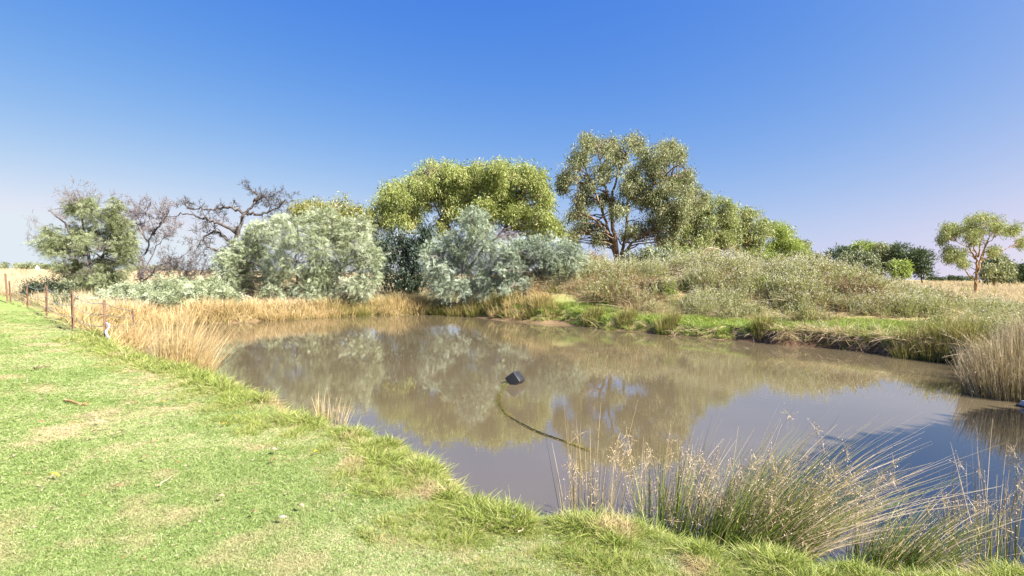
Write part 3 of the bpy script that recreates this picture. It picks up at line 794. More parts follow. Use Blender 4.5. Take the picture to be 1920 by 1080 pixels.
# single plants that stand out on the mound and in the field
def herb(name, label, px, py, H, Wd, leafmat, n=1500, leaf=.1, cat='bush', narrow=.34, upright=.5):
    D = hit(px, py)
    p0 = ground_at(px, D)
    root = empty(name, p0); tag(root, label, cat)
    tb = Tubes(); lv = Leaves()
    ns = max(8, n // 45)
    for k in range(ns):
        q = rng.uniform(0, 6.283); u_ = math.sqrt(rng.random())
        tip = p0 + np.array([math.cos(q) * u_ * Wd, math.sin(q) * u_ * Wd * .8, H * (1 - .45 * u_ * u_) * rng.uniform(.7, 1.1)])
        st = p0 + (tip - p0) * np.array([.25, .25, 0]) - [0, 0, .05]
        stem = bez(st, (st + tip) / 2 + rng.normal(0, .08, 3) * H, tip, 6)
        tb.add(stem, np.linspace(.009, .004, 6), 3)
        f = rng.uniform(.25, 1, 45); i_ = (f * 4.99).astype(int)
        b = stem[i_] + (stem[i_ + 1] - stem[i_]) * (f * 5 % 1)[:, None]
        lv.add(b, rng.normal(0, .8, (45, 3)) + [0, 0, upright], sphere_dirs(45), leaf * rng.uniform(.7, 1.3, 45), leaf * narrow, np.clip(rng.normal(.5, .17) + rng.normal(0, .13, 45), 0, 1))
    link('stems', tb.mesh('stems'), M['bark_dead'], root); link('foliage', lv.mesh('foliage'), leafmat, root)
herb('dry_bush', 'wide brown dried out bush on the right shoulder of the mound', 1600, 562, .95, 1.1, M['weedbrown'], 4200, .06)
herb('dry_bush', 'dark brown dry bush halfway up the mound below the red trunks', 1228, 548, .8, .85, M['weedbrown'], 3000, .06)
herb('dry_bush', 'tawny dry bush low on the mound beside the last silver wattle', 1140, 565, .6, .9, M['weedbrown'], 2600, .055)
herb('herb', 'bluish grey leafy herb at the foot of the mound over the undercut bank', 1492, 592, .55, .5, M['wattle3'], 1100, .08, cat='herb', narrow=.42)
herb('herb', 'pale tall flowering herb standing out halfway up the mound', 1310, 545, 1.0, .4, M['weedpale'], 1600, .07, cat='herb', upright=1.0)
herb('green_bush', 'small fresh green bush in dry grass left of the lone field gum', 1815, 553, .8, .9, M['weedgreen'], 2200, .10, narrow=.5)
herb('green_bush', 'wiry blue green bush behind the fence post nearest the water', 118, 585, 1.0, .5, M['wattle3'], 1300, .07, upright=1.0)
# clump of trees across the field
tree('pine_tree', 'dark pine tree at the left end of the far tree group', 'tree', 110, 1590, [[(1590, 524), (1588, 485)]], [(1562, 484, 13, 12), (1580, 478, 14, 12), (1592, 490, 16, 14), (1570, 496, 16, 8)], M['pine'], M['bark_dead'], style='pine', trunk_r=.25, leaf=.7, density=1.1, depth=1.0, clump=1.0)
tree('gum_tree', 'grey green rounded gum in front of the far pine trees', 'tree', 100, 1612, [[(1612, 524), (1612, 490)]], [(1600, 488, 18, 12), (1620, 486, 18, 13), (1612, 502, 26, 14), (1634, 500, 12, 14)], M['wattle3'], M['bark_grey'], trunk_r=.2, leaf=.6, density=1.0, depth=1.0, clump=.8)
tree('gum_tree', 'olive topped gum behind the grey green rounded gum', 'tree', 118, 1630, [[(1630, 524), (1625, 475)]], [(1618, 464, 14, 7), (1604, 470, 14, 8), (1640, 472, 14, 13), (1632, 485, 12, 14)], M['gumgreen'], M['bark_grey'], trunk_r=.2, leaf=.6, density=.9, depth=1.0, clump=.8)
tree('gum_tree', 'slim open gum with pale thin crown between far dark trees', 'tree', 114, 1662, [[(1660, 524), (1660, 470)]], [(1650, 470, 9, 10), (1664, 467, 10, 7), (1654, 490, 8, 14), (1668, 480, 7, 8), (1650, 508, 8, 10)], M['gum'], M['bark_grey'], trunk_r=.15, leaf=.5, density=.6, depth=1.0, clump=.7)
tree('pine_tree', 'tallest dark pine of the far tree group', 'tree', 112, 1690, [[(1690, 524), (1688, 465)]], [(1686, 464, 9, 8), (1680, 478, 12, 9), (1694, 482, 14, 10), (1690, 497, 20, 10)], M['pine'], M['bark_dead'], style='pine', trunk_r=.3, leaf=.7, density=1.2, depth=1.0, clump=1.0)
tree('pine_tree', 'broad dark pine at the right end of the far tree group', 'tree', 108, 1728, [[(1728, 524), (1726, 485)]], [(1728, 478, 13, 8), (1712, 478, 10, 9), (1732, 492, 13, 12), (1718, 500, 18, 14), (1732, 510, 13, 12)], M['pine'], M['bark_dead'], style='pine', trunk_r=.3, leaf=.7, density=1.2, depth=1.0, clump=1.0)
tree('green_tree', 'small bright green tree in front of the dark pines', 'tree', 92, 1686, [[(1686, 524), (1686, 505)]], [(1678, 500, 9, 8), (1694, 500, 10, 9), (1686, 512, 15, 9)], M['gumgreen'], M['bark_grey'], trunk_r=.15, leaf=.5, density=1.2, depth=.6, clump=.6)
tree('gum_tree', 'hazy olive gum right behind the lone field gum', 'tree', 85, 1865, [[(1865, 526), (1866, 505)], [(1862, 526), (1850, 515), (1845, 505)]], [(1866, 490, 15, 10), (1852, 502, 13, 12), (1875, 504, 18, 13), (1860, 515, 22, 8)], M['gum'], M['bark_gold'], trunk_r=.2, leaf=.5, density=.9, depth=1.0, clump=.7)
tree('gum_tree', 'flat topped green tree at the right edge beyond the field', 'tree', 120, 1905, [[(1905, 526), (1906, 505)]], [(1900, 502, 18, 6), (1922, 503, 14, 7), (1895, 514, 16, 9), (1915, 516, 20, 7)], M['pine'], M['bark_grey'], trunk_r=.25, leaf=.6, density=.9, depth=1.0, clump=.8)
# invented tree outside the frame, crown shaped to cast the shade on the water
def added_shade_tree():
    sa = np.array([math.sin(R(SUN_AZ)), math.cos(R(SUN_AZ))]); pa = np.array([-sa[1], sa[0]])
    foot2 = sa * 10.3 + pa * 8.4
    base = np.array([foot2[0], foot2[1], .4])
    root = empty('unseen_shade_caster', base)
    tag(root, 'invented dense tree out of view on the right, added to shade the water', 'tree')
    tb = Tubes(); lv = Leaves()
    tb.add(densify([base + [0, 0, -.2], base + [0.1, 0, 1.2], base + [0, .1, 3], base + [.1, 0, 5.5]], 4, .03), np.linspace(.26, .05, 13), 8)
    for row, (drop, r, step) in enumerate([(.85, .68, .34), (1.9, 1.05, .62), (3.2, 1.3, .95), (4.6, 1.3, 1.2)]):
        for p in np.arange(5.9, 13.0, step):
            top = 9.4 - .55 * (p - 7.04) if p > 6.4 else 9.75
            q = sa * (10.0 + rng.normal(0, .12 if row == 0 else .25)) + pa * p
            c = np.array([q[0], q[1], max(top - drop, 1.8)])
            a0 = base + [0, 0, min(2.2 + .5 * rng.random(), c[2] - .3)]
            tb.add(bez(a0, (a0 + c) / 2 + [0, 0, .3], c, 6), np.linspace(.06, .012, 6), 4)
            n = int(2300 * r * r)
            pp = c + sphere_dirs(n) * (rng.random(n) ** .4)[:, None] * r
            lv.add(pp, rng.normal(0, 1, (n, 3)) + [0, 0, -.5], sphere_dirs(n), .22 * rng.uniform(.7, 1.3, n), .11, np.clip(rng.normal(.5, .2, n), 0, 1))
    link('trunk', tb.mesh('trunk'), M['bark_grey'], root)
    link('crown', lv.mesh('crown'), M['gum2'], root)
added_shade_tree()

# far-off woods on both horizons, one mass each
def woods(name, label, spans, D, mat):
    lv = Leaves()
    for (x0, x1, top) in spans:
        nb = max(3, int((x1 - x0) / 6))
        for k in range(nb):
            px = rng.uniform(x0, x1); f = (px - x0) / (x1 - x0)
            hgt = (horizon(px) + 2 - top) * (0.55 + .45 * math.sin(math.pi * (0.15 + .7 * f))) * rng.uniform(.75, 1.05)
            d = D + rng.normal(0, 8)
            s = d / F
            rpx = rng.uniform(6, 10)
            n = 260
            c = at(px, horizon(px) + 2 - hgt * .52, d)
            p = c + sphere_dirs(n) * (rng.random(n) ** .4)[:, None] * np.array([rpx * s, rpx * s, hgt * .52 * s])
            lv.add(p, rng.normal(0, 1, (n, 3)), sphere_dirs(n), 2.0 * s * rng.uniform(.7, 1.3, n) * 1.4, 1.2 * s, np.clip(rng.normal(.5, .2) + rng.normal(0, .15, n), 0, 1))
    o = link(name, lv.mesh(name), mat)
    tag(o, label, 'woods', kind='stuff')
woods('distant_woods', 'line of far trees on the left horizon', [(-60, 0, 491), (2, 24, 490), (22, 50, 492), (46, 70, 490), (72, 84, 494), (84, 104, 494), (104, 150, 494), (240, 330, 496)], 420, M['wattle3'])
woods('distant_woods', 'line of far trees on the right horizon', [(1738, 1766, 517), (1764, 1800, 516), (1795, 1830, 515), (1880, 1990, 514)], 300, M['pine'])

# ------------------------------------------------------------------ fence
def box(tb_v, c, hx, hy, hz, rot=0.0):
    pass

posts = [(14, 567, 513), (20, 569, 526), (52, 578, 531), (88, 592, 535), (137, 615, 545), (197, 632, 563), (251, 618, 579)]
fpts = []
fence = None
for k, (px, py, pt) in enumerate(posts):
    zb = 0.46 if k < 6 else 0.05
    b = on_plane(px, py, zb)
    s = b[1] / F
    h = (py - pt) * s
    fpts.append((b, h))
fence = empty('fence', fpts[4][0])
tag(fence, 'wire fence on rusty steel posts running from lawn edge into the pond', 'fence')
for k, (b, h) in enumerate(fpts):
    # star picket: three thin flanges round a spine
    lean = rng.normal(0, .02, 2) + np.array([-.03, 0])
    v, q = [], []
    a0 = rng.uniform(0, 2)
    wv_ = .034 if k != 0 else .045
    for z in (-.15, h):
        for kk in range(3):
            a = a0 + kk * 2 * math.pi / 3
            for (rr_, da) in ((.012, -1.047), (wv_, -.14), (wv_, .14)):
                v.append((b[0] + lean[0] * z + rr_ * math.cos(a + da), b[1] + lean[1] * z + rr_ * math.sin(a + da), b[2] + z))
    n = 9
    faces = [(i_, (i_ + 1) % n, n + (i_ + 1) % n, n + i_) for i_ in range(n)] + [tuple(range(n))[::-1], tuple(range(n, 2 * n))]
    me = bpy.data.meshes.new('post'); me.from_pydata(v, [], faces); me.update()
    link('post', me, M['rust'], fence)
for hz in (.92, .62, .3):
    path = []
    order = [1, 2, 3, 4, 5, 6]
    for a, b2 in zip(order[:-1], order[1:]):
        (p, h), (p2, h2) = fpts[a], fpts[b2]
        A = p + np.array([-.03 * h * hz, 0, min(h, 1.15) * hz]); B = p2 + np.array([-.03 * h2 * hz, 0, min(h2, 1.15) * hz])
        for t in np.linspace(0, 1, 7)[:-1]:
            path.append(A + (B - A) * t + np.array([0, 0, -.10 * 4 * t * (1 - t) * (1 if a < 5 else .4)]))
    path.append(B)
    tb = Tubes(); tb.add(path, .008, 4)
    link('wire', tb.mesh('wire'), M['wire'], fence)

# strip of pale plastic caught at the last post on the lawn edge
b = fpts[5][0] + np.array([.09, -.05, 0])
v, q = [], []
for k in range(9):
    z = k * .05
    a = .5 * math.sin(k * .9)
    c = b + np.array([.02 * math.sin(k * 1.3), .03 * math.cos(k), z - .05])
    sx = np.array([math.cos(a), math.sin(a), 0]) * (.028 + .012 * math.sin(k * 2.1)); ny = np.array([-math.sin(a), math.cos(a), 0]) * .004
    v += [c - sx - ny, c + sx - ny, c + sx + ny, c - sx + ny]
for k in range(8):
    for i_ in range(4):
        q.append((k * 4 + i_, k * 4 + (i_ + 1) % 4, k * 4 + 4 + (i_ + 1) % 4, k * 4 + 4 + i_))
o = link('plastic_strip', quad_mesh('plastic_strip', np.array(v), np.array(q)), M['palebluep'])
tag(o, 'torn pale blue plastic strip hanging at the fence post by the water', 'plastic strip')

# white silo and shed on the left horizon
def revolve(prof, c, n=20):
    v, q = [], []
    for (r, z) in prof:
        for k in range(n):
            a = 2 * math.pi * k / n
            v.append((c[0] + r * math.cos(a), c[1] + r * math.sin(a), c[2] + z))
    for i_ in range(len(prof) - 1):
        for k in range(n):
            q.append((i_ * n + k, i_ * n + (k + 1) % n, i_ * n + n + (k + 1) % n, i_ * n + n + k))
    return quad_mesh('revolved', np.array(v), np.array(q), smooth=False)
Ds = 380
c = at(70, horizon(70) + 1, Ds); c[2] = .5
silo = empty('silo', c); tag(silo, 'white grain silo far away on the left horizon', 'silo')
s = Ds / F
link('body', revolve([(0.01, 0), (2.6 * s, 0), (2.6 * s, 6.5 * s)], c), M['white'], silo)
link('roof', revolve([(2.9 * s, 6.4 * s), (2.9 * s, 6.6 * s), (.6 * s, 9.5 * s), (.5 * s, 10.3 * s), (.01, 10.4 * s)], c), M['white'], silo)
c = at(76, horizon(76) + 1, Ds - 10); c[2] = .5
shed = empty('shed', c); tag(shed, 'long low white shed beside the far silo', 'shed')
bv = np.array([(x, y, z) for z in (0, 2.2 * s) for (x, y) in ((-7 * s, -2 * s), (6 * s, -2 * s), (6 * s, 2 * s), (-7 * s, 2 * s))]) + c
link('wall', quad_mesh('wall', bv, np.array([(0, 1, 5, 4), (1, 2, 6, 5), (2, 3, 7, 6), (3, 0, 4, 7)])), M['white'], shed)
rv = np.array([(-7.3 * s, -2.3 * s, 2.15 * s), (6.3 * s, -2.3 * s, 2.15 * s), (6.3 * s, 0, 3.2 * s), (-7.3 * s, 0, 3.2 * s), (-7.3 * s, 2.3 * s, 2.15 * s), (6.3 * s, 2.3 * s, 2.15 * s)]) + c
link('roof', quad_mesh('roof', rv, np.array([(0, 1, 2, 3), (3, 2, 5, 4)])), M['white'], shed)

# ------------------------------------------------------------------ float, pipe, second float
import bmesh
def float_body(size, taper, bev):
    bm = bmesh.new()
    bmesh.ops.create_cube(bm, size=1)
    for v_ in bm.verts:
        k = taper if v_.co.z > 0 else 1.0
        v_.co = Vector((v_.co.x * size[0] * k, v_.co.y * size[1] * k, v_.co.z * size[2]))
    bmesh.ops.bevel(bm, geom=bm.edges[:], offset=bev, segments=3, affect='EDGES', profile=.6)
    me = bpy.data.meshes.new('body'); bm.to_mesh(me); bm.free()
    for p_ in me.polygons: p_.use_smooth = True
    return me
fp = on_plane(966, 719, 0)
fl = empty('pump_float', (fp[0], fp[1], 0.0))
tag(fl, 'black plastic pump float tilted on a corner in the middle of the pond', 'float')
body = link('body', float_body((.25, .25, .22), .90, .016), M['blackplastic'], fl, origin=True)
ROT = Matrix.Rotation(R(-27), 4, 'Z') @ Matrix.Rotation(R(-5), 4, 'X') @ Matrix.Rotation(R(48), 4, 'Y')
body.matrix_basis = Matrix.Translation((0, 0, .075)) @ ROT
# moulded lid on the upper right side and a filler cap on it
lid = float_body((.212, .212, .016), .97, .005)
lo_ = link('lid', lid, M['blackplastic'], fl, origin=True); lo_.matrix_basis = Matrix.Translation((0, 0, .075)) @ ROT @ Matrix.Translation((0, 0, .116))
cp = revolve([(.001, .018), (.026, .018), (.03, .014), (.03, 0)], (0, 0, 0), 16)
co_ = link('cap', cp, M['blackplastic'], fl, origin=True); co_.matrix_basis = Matrix.Translation((0, 0, .075)) @ ROT @ Matrix.Translation((.05, .05, .124))

hp = [(948, 724), (938, 738), (936, 755), (945, 773), (962, 786), (985, 799), (1010, 811), (1035, 820), (1062, 829), (1085, 838), (1115, 852), (1150, 875), (1180, 905)]
path = np.array([on_plane(x, y, 0.0) for x, y in hp])
path[:, 2] = [-.03, -.012, .0, .006, .01, .014, .014, .012, .008, .0, -.014, -.03, -.06]
hose = empty('hose', path[4]); tag(hose, 'black poly pipe curving over the water surface from the pump float', 'hose')
tb = Tubes(); dense = densify(path, 6, 0); dense[:, 2] -= .006; tb.add(dense, .0125, 8)
link('pipe', tb.mesh('pipe'), M['hose'], hose)
lv = Leaves()
n = 3200
f = rng.random(n) ** 1.25 * (len(dense) * .8)
ii = f.astype(int)
den = np.where(ii < 30, 1, .4)
p = dense[ii] + rng.normal(0, 1, (n, 3)) * np.array([.017, .017, .005]) * np.where(ii < 24, 1.7, .65)[:, None]
p[:, 2] = np.abs(p[:, 2] - .002) + .003
lv.add(p, rng.normal(0, 1, (n, 3)) * [1, 1, .3], np.tile([0, 0, 1.0], (n, 1)) + rng.normal(0, .3, (n, 3)), .022, .007, np.clip(rng.normal(.42, .25, n) - np.where(ii < 18, .2, -.05), 0, 1))
ao = link('algae', lv.mesh('algae'), M['algae'], hose); ao['kind'] = 'stuff'

fp = on_plane(1921, 763, 0)
f2 = empty('grey_float', (fp[0], fp[1], 0)); tag(f2, 'small grey float at the right edge below the big reed clump', 'float')
b2 = link('body', float_body((.16, .12, .12), .7, .02), M['greyplastic'], f2, origin=True); b2.matrix_basis = Matrix.Translation((.02, 0, .035)) @ Matrix.Rotation(R(12), 4, 'Y')
b3 = link('collar', float_body((.20, .15, .03), .95, .008), M['blackplastic'], f2, origin=True); b3.matrix_basis = Matrix.Translation((.02, 0, .008)) @ Matrix.Rotation(R(6), 4, 'Y')

# ------------------------------------------------------------------ rushes and reeds
def rush(name, label, base, n, H, spread, lean, mat, width=.012, group=None, seed=0, tint=(0.15, .8), droop=.3, tube=None, seg=4, cat='rush clump', jitter=.25, dry=.3, zmin=None):
    """a clump of stems rising from one foot; parts: green or tan stems, dry stems, seed heads"""
    base = np.asarray(base, float)
    root = empty(name, base)
    tag(root, label, cat, group)
    def stems(pname, n, h0, t0, t1, lean, droopk, w):
        rb = Ribbons()
        a = rng.uniform(0, 2 * math.pi, n); rr_ = np.sqrt(rng.random(n))
        off = np.stack([np.cos(a) * rr_ * spread[0], np.sin(a) * rr_ * spread[1], np.zeros(n)], 1)
        b = base + off
        hz = height(b[:, 0], b[:, 1]); b[:, 2] = np.maximum(hz, -.25) - .02
        d = np.stack([off[:, 0] / spread[0] * jitter, off[:, 1] / spread[1] * jitter, np.ones(n)], 1) + rng.normal(0, jitter * .5, (n, 3)) * [1, 1, 0] + np.array([lean[0] * .4, lean[1] * .4, 0])
        L = h0 * rng.uniform(.45, 1.12, n) * (1 - .25 * rr_)
        bend = np.stack([lean[0] * rng.uniform(.2, 1.2, n) + d[:, 0] * droopk, lean[1] * rng.uniform(.2, 1.2, n) + d[:, 1] * droopk, -droopk * rng.uniform(.1, 1.0, n)], 1)
        tips = rb.add(b, d, L, w, bend, np.clip(rng.normal(t0, .12, n), 0, 1), np.clip(rng.normal(t1, .14, n), 0, 1), seg=seg)
        o = link(pname, rb.mesh(pname), mat, root)
        o['kind'] = 'stuff'
        return b, d, L, bend
    b, d, L, bend = stems('stems', n, H, tint[0], tint[1], lean, droop, width)
    if dry > 0:
        stems('dry_stems', int(n * dry), H * 1.05, .8, .98, (lean[0] * 1.55, lean[1] * 1.25), droop * 1.6, width * .9)
    if seed:
        lv = Leaves()
        idx = rng.choice(n, min(seed, n), replace=False)
        for f, cnt in ((rng.uniform(.72, .97, len(idx)), 20),):
            top = b[idx] + unit(d[idx]) * (L[idx] * f)[:, None] + bend[idx] * (L[idx] * f * f)[:, None]
            ci = np.repeat(np.arange(len(idx)), cnt)
            sz = H * .021
            off = rng.normal(0, 1, (len(ci), 3)) * sz * np.array([1, 1, 1.7])
            lv.add(top[ci] + off, off + rng.normal(0, .3, off.shape) * sz, sphere_dirs(len(ci)), H * .0095, H * .006, rng.random(len(ci)))
            # fine stalks of the flower head
            lv.add(top[ci], off + 1e-4, sphere_dirs(len(ci)), np.linalg.norm(off, axis=1), H * .0022, np.full(len(ci), .7))
        so = link('seed_heads', lv.mesh('seed_heads'), M['seed'], root); so['kind'] = 'stuff'
    return root

# near bank, right foreground
NG = 'rush clumps on the near bank'
rush('rush_clump', 'thin upright straw rushes left of the big leaning clump', on_plane(1110, 952, .25), 70, 1.25, (.22, .14), (.02, .0), M['rush'], width=.0055, seed=24, tint=(.35, .95), droop=.08, jitter=.12, dry=.35, seg=5, group=NG)
rush('rush_clump', 'dark green rushes with brown tips on the near bank', on_plane(1265, 980, .15), 300, 1.15, (.26, .2), (.10, .03), M['rush'], width=.006, seed=90, tint=(.05, .66), droop=.15, jitter=.22, dry=.2, seg=5, group=NG)
rush('rush_clump', 'biggest near rush clump, straw tops blown over to the right', on_plane(1400, 1000, .2), 900, 1.25, (.34, .20), (.50, .05), M['rush'], width=.006, seed=150, tint=(.05, .58), droop=.2, jitter=.22, dry=.34, seg=5, group=NG)
rush('rush_clump', 'low green rush clump between big leaning clump and sparse tall rushes', on_plane(1665, 1040, .2), 480, .80, (.24, .16), (.46, .04), M['rush'], width=.006, seed=60, tint=(.08, .56), droop=.2, jitter=.24, dry=.2, seg=5, group=NG)
rush('rush_clump', 'sparse tall rushes with feathery heads in the lower right corner', on_plane(1880, 1030, .2), 130, 1.15, (.34, .22), (.06, .02), M['rush'], width=.006, seed=40, tint=(.15, .85), droop=.1, jitter=.18, dry=.5, seg=5, group=NG)
rush('rush_clump', 'few thin rushes at the pond edge near the pipe bend', on_plane(620, 768, .2), 60, .66, (.20, .12), (.02, 0), M['rush'], width=.009, seed=26, tint=(.35, .9), droop=.12, jitter=.16, dry=.5, group=NG)
rush('rush_clump', 'tall straw coloured reeds at the near water edge left', on_plane(345, 688, .2), 560, 1.6, (.45, .3), (.16, .02), M['tanrush'], width=.011, seed=0, tint=(.35, .85), droop=.2, jitter=.2, dry=.4, group=NG)
rush('rush_clump', 'straw reeds beside the post standing in the water', on_plane(252, 636, .2), 380, 1.1, (.4, .3), (.12, 0), M['tanrush'], width=.013, tint=(.4, .85), droop=.25, jitter=.26, dry=.3, group=NG)
# left shore
TG = 'tan reeds on the left shore'
tan = [(232, 612, 1.1, 'tan reeds farthest left, just past the standing post'), (285, 612, 1.25, 'tan reeds before the saltbush left half'), (325, 610, 1.25, 'tall tan reeds before the saltbush middle'), (365, 607, 1.2, 'tan reeds before the saltbush right half'), (405, 606, 1.1, 'brown tan reeds at the left foot of largest silver bush'),
       (452, 603, 1.05, 'rusty tan reeds left of centre below largest silver bush'), (500, 602, 1.1, 'rusty tan reeds right of centre below largest silver bush'), (540, 600, .8, 'low tan reeds under largest silver bush'), (585, 597, .75, 'short olive tan reeds under largest silver bush')]
for k, (px, py, H, lab) in enumerate(tan):
    b = on_plane(px, py, .0); b[1] += .35
    rush('reed_clump', lab, b, 330, H * .84, (.5, .35), (.05 * math.sin(k * 2.0), 0), M['tanrush'], width=.020, tint=(.30, .78), droop=.35, jitter=.32, dry=.25, group=TG, cat='reed clump', seg=3)
# far shore fringe
FG = 'olive rushes along the far shore'
fr = [(612, 595, .72, 'short rusty olive rushes where the left reeds end'), (630, 594, .8, 'olive rushes at the right foot of largest silver bush'), (672, 593, .8, 'olive rushes under the dark gap between silver bushes'), (712, 591, .9, 'golden rushes before the shaded dark tree'), (748, 590, 1.05, 'tallest golden rushes on the middle far shore'), (785, 590, .95, 'golden olive rushes below pointed silver bush left side'),
      (822, 591, .8, 'short olive rushes below pointed silver bush'), (858, 593, .85, 'olive rushes below pointed silver bush right side'), (892, 595, .95, 'dense olive rushes left of the open green strip'), (930, 597, .98, 'thick green rushes at the fringe end'), (955, 598, .85, 'olive rushes closing the far shore fringe'),
      (1005, 604, .78, 'rush clump nearest the fringe end, alone on green bank'), (1035, 606, .45, 'low grassy rushes on the bank under the last wattle')]
for k, (px, py, H, lab) in enumerate(fr):
    b = on_plane(px, py, .0); b[1] += .3
    rush('rush_clump', lab, b, 400, H * 1.0, (.5, .35), (.04 * math.sin(k * 1.7), 0), M['tanrush' if k in (0, 3, 4, 5) else 'rushfar'], width=.018, tint=(.15, .68) if k not in (0, 3, 4, 5) else (.12, .6), droop=.25, jitter=.26, dry=.15, group=FG, cat='rush clump', seg=3)
# single tufts along the bank below the mound
BG = 'rush tufts along the bank below the mound'
tf = [(1112, 613, .68, .42, 'broad rush tuft on the bank below the gum trunk'), (1176, 619, .66, .36, 'rush tuft between the broad tuft and the tall tuft'), (1253, 627, .82, .42, 'tallest rush tuft on the bank below the mound'), (1433, 641, .62, .32, 'lone rush tuft by the dark undercut bank')]
for k, (px, py, H, sp, lab) in enumerate(tf):
    b = on_plane(px, py, .0); b[1] += .1
    rush('rush_clump', lab, b, 420, H, (sp, .3), (0, 0), M['rushfar'], width=.014, tint=(.12, .66), droop=.2, jitter=.22, dry=.15, group=BG, cat='rush clump', seg=3)
# right bank
RG = 'rushes on the right bank'
for k, (px, py, H, sp, n, lab) in enumerate([(1720, 672, .62, .5, 420, 'low olive rushes at the end of the undercut bank'), (1775, 678, .85, .5, 480, 'dark olive rushes before the big right clump'), (1815, 682, .9, .5, 420, 'dark olive rushes behind the big right clump')]):
    b = on_plane(px, py, 0); b[1] += .15
    rush('rush_clump', lab, b, n, H, (sp, .4), (-.05, -.05), M['rushfar'], width=.013, tint=(.12, .62), droop=.22, jitter=.28, dry=.15, group=RG, seg=3)
rush('rush_clump', 'big brown rush clump standing in water at the right edge', np.array([9.12, 9.12, 0]), 2200, 1.36, (.85, .62), (-.03, 0), M['rushbrown'], width=.010, seed=260, tint=(.28, .82), droop=.18, jitter=.16, dry=.35, group=RG, seg=4)
rush('rush_clump', 'brown rush clump half cut by the right edge of view', np.array([10.7, 9.9, .2]), 1300, 1.35, (.8, .6), (-.05, 0), M['rushbrown'], width=.011, seed=120, tint=(.3, .85), droop=.22, jitter=.22, dry=.25, group=RG, seg=4)

# ------------------------------------------------------------------ ground cover (nobody could count it): instanced tufts
def scatter(name, label, pts_, rot, scl, idx, sources):
    col = bpy.data.collections.new(name + '_kinds')
    for k, me in enumerate(sources):
        o = bpy.data.objects.new('%s_kind_%d' % (name, k), me)
        col.objects.link(o)
    n = len(pts_)
    me = bpy.data.meshes.new(name)
    me.vertices.add(n)
    me.vertices.foreach_set('co', np.ascontiguousarray(pts_, np.float32).ravel())
    a = me.attributes.new('rot', 'FLOAT_VECTOR', 'POINT'); a.data.foreach_set('vector', np.ascontiguousarray(rot, np.float32).ravel())
    a = me.attributes.new('scl', 'FLOAT_VECTOR', 'POINT'); a.data.foreach_set('vector', np.ascontiguousarray(scl, np.float32).ravel())
    a = me.attributes.new('idx', 'INT', 'POINT'); a.data.foreach_set('value', np.ascontiguousarray(idx, np.int32))
    o = bpy.data.objects.new(name, me); COL.objects.link(o)
    gt = bpy.data.node_groups.new(name, 'GeometryNodeTree')
    gt.interface.new_socket('Geometry', in_out='INPUT', socket_type='NodeSocketGeometry')
    gt.interface.new_socket('Geometry', in_out='OUTPUT', socket_type='NodeSocketGeometry')
    gi = gt.nodes.new('NodeGroupInput'); go = gt.nodes.new('NodeGroupOutput')
    ip = gt.nodes.new('GeometryNodeInstanceOnPoints'); ci = gt.nodes.new('GeometryNodeCollectionInfo')
    ci.inputs['Collection'].default_value = col; ci.inputs['Separate Children'].default_value = True; ci.inputs['Reset Children'].default_value = True
    def named(nm, t):
        x = gt.nodes.new('GeometryNodeInputNamedAttribute'); x.data_type = t; x.inputs['Name'].default_value = nm; return x.outputs[0]
    ip.inputs['Pick Instance'].default_value = True
    L_ = gt.links.new
    L_(gi.outputs[0], ip.inputs['Points']); L_(ci.outputs[0], ip.inputs['Instance'])
    L_(named('idx', 'INT'), ip.inputs['Instance Index'])
    L_(named('scl', 'FLOAT_VECTOR'), ip.inputs['Scale'])
    e2r = gt.nodes.new('FunctionNodeEulerToRotation'); L_(named('rot', 'FLOAT_VECTOR'), e2r.inputs[0]); L_(e2r.outputs[0], ip.inputs['Rotation'])
    L_(ip.outputs[0], go.inputs[0])
    md = o.modifiers.new('tufts', 'NODES'); md.node_group = gt
    tag(o, label, 'ground cover', kind='stuff')
    return o

def tuft(name, n, H, spread, width, mat, t0, t1, droop=.3, jit=.6, seg=2, tj=.2):
    rb = Ribbons()
    a = rng.uniform(0, 2 * math.pi, n); r_ = np.sqrt(rng.random(n)) * spread
    b = np.stack([np.cos(a) * r_, np.sin(a) * r_, np.full(n, -.01 * H)], 1)
    d = rng.normal(0, jit, (n, 3)); d[:, 2] = 1
    L = H * rng.uniform(.5, 1.15, n)
    bend = np.stack([d[:, 0] * droop, d[:, 1] * droop, -droop * rng.random(n)], 1)
    s = np.clip(rng.normal(0, tj, n), -.5, .5)
    rb.add(b, d, L, width, bend, np.clip(t0 + s, 0, 1), np.clip(t1 + s, 0, 1), seg=seg)
    me = rb.mesh(name); me.materials.append(mat)
    return me

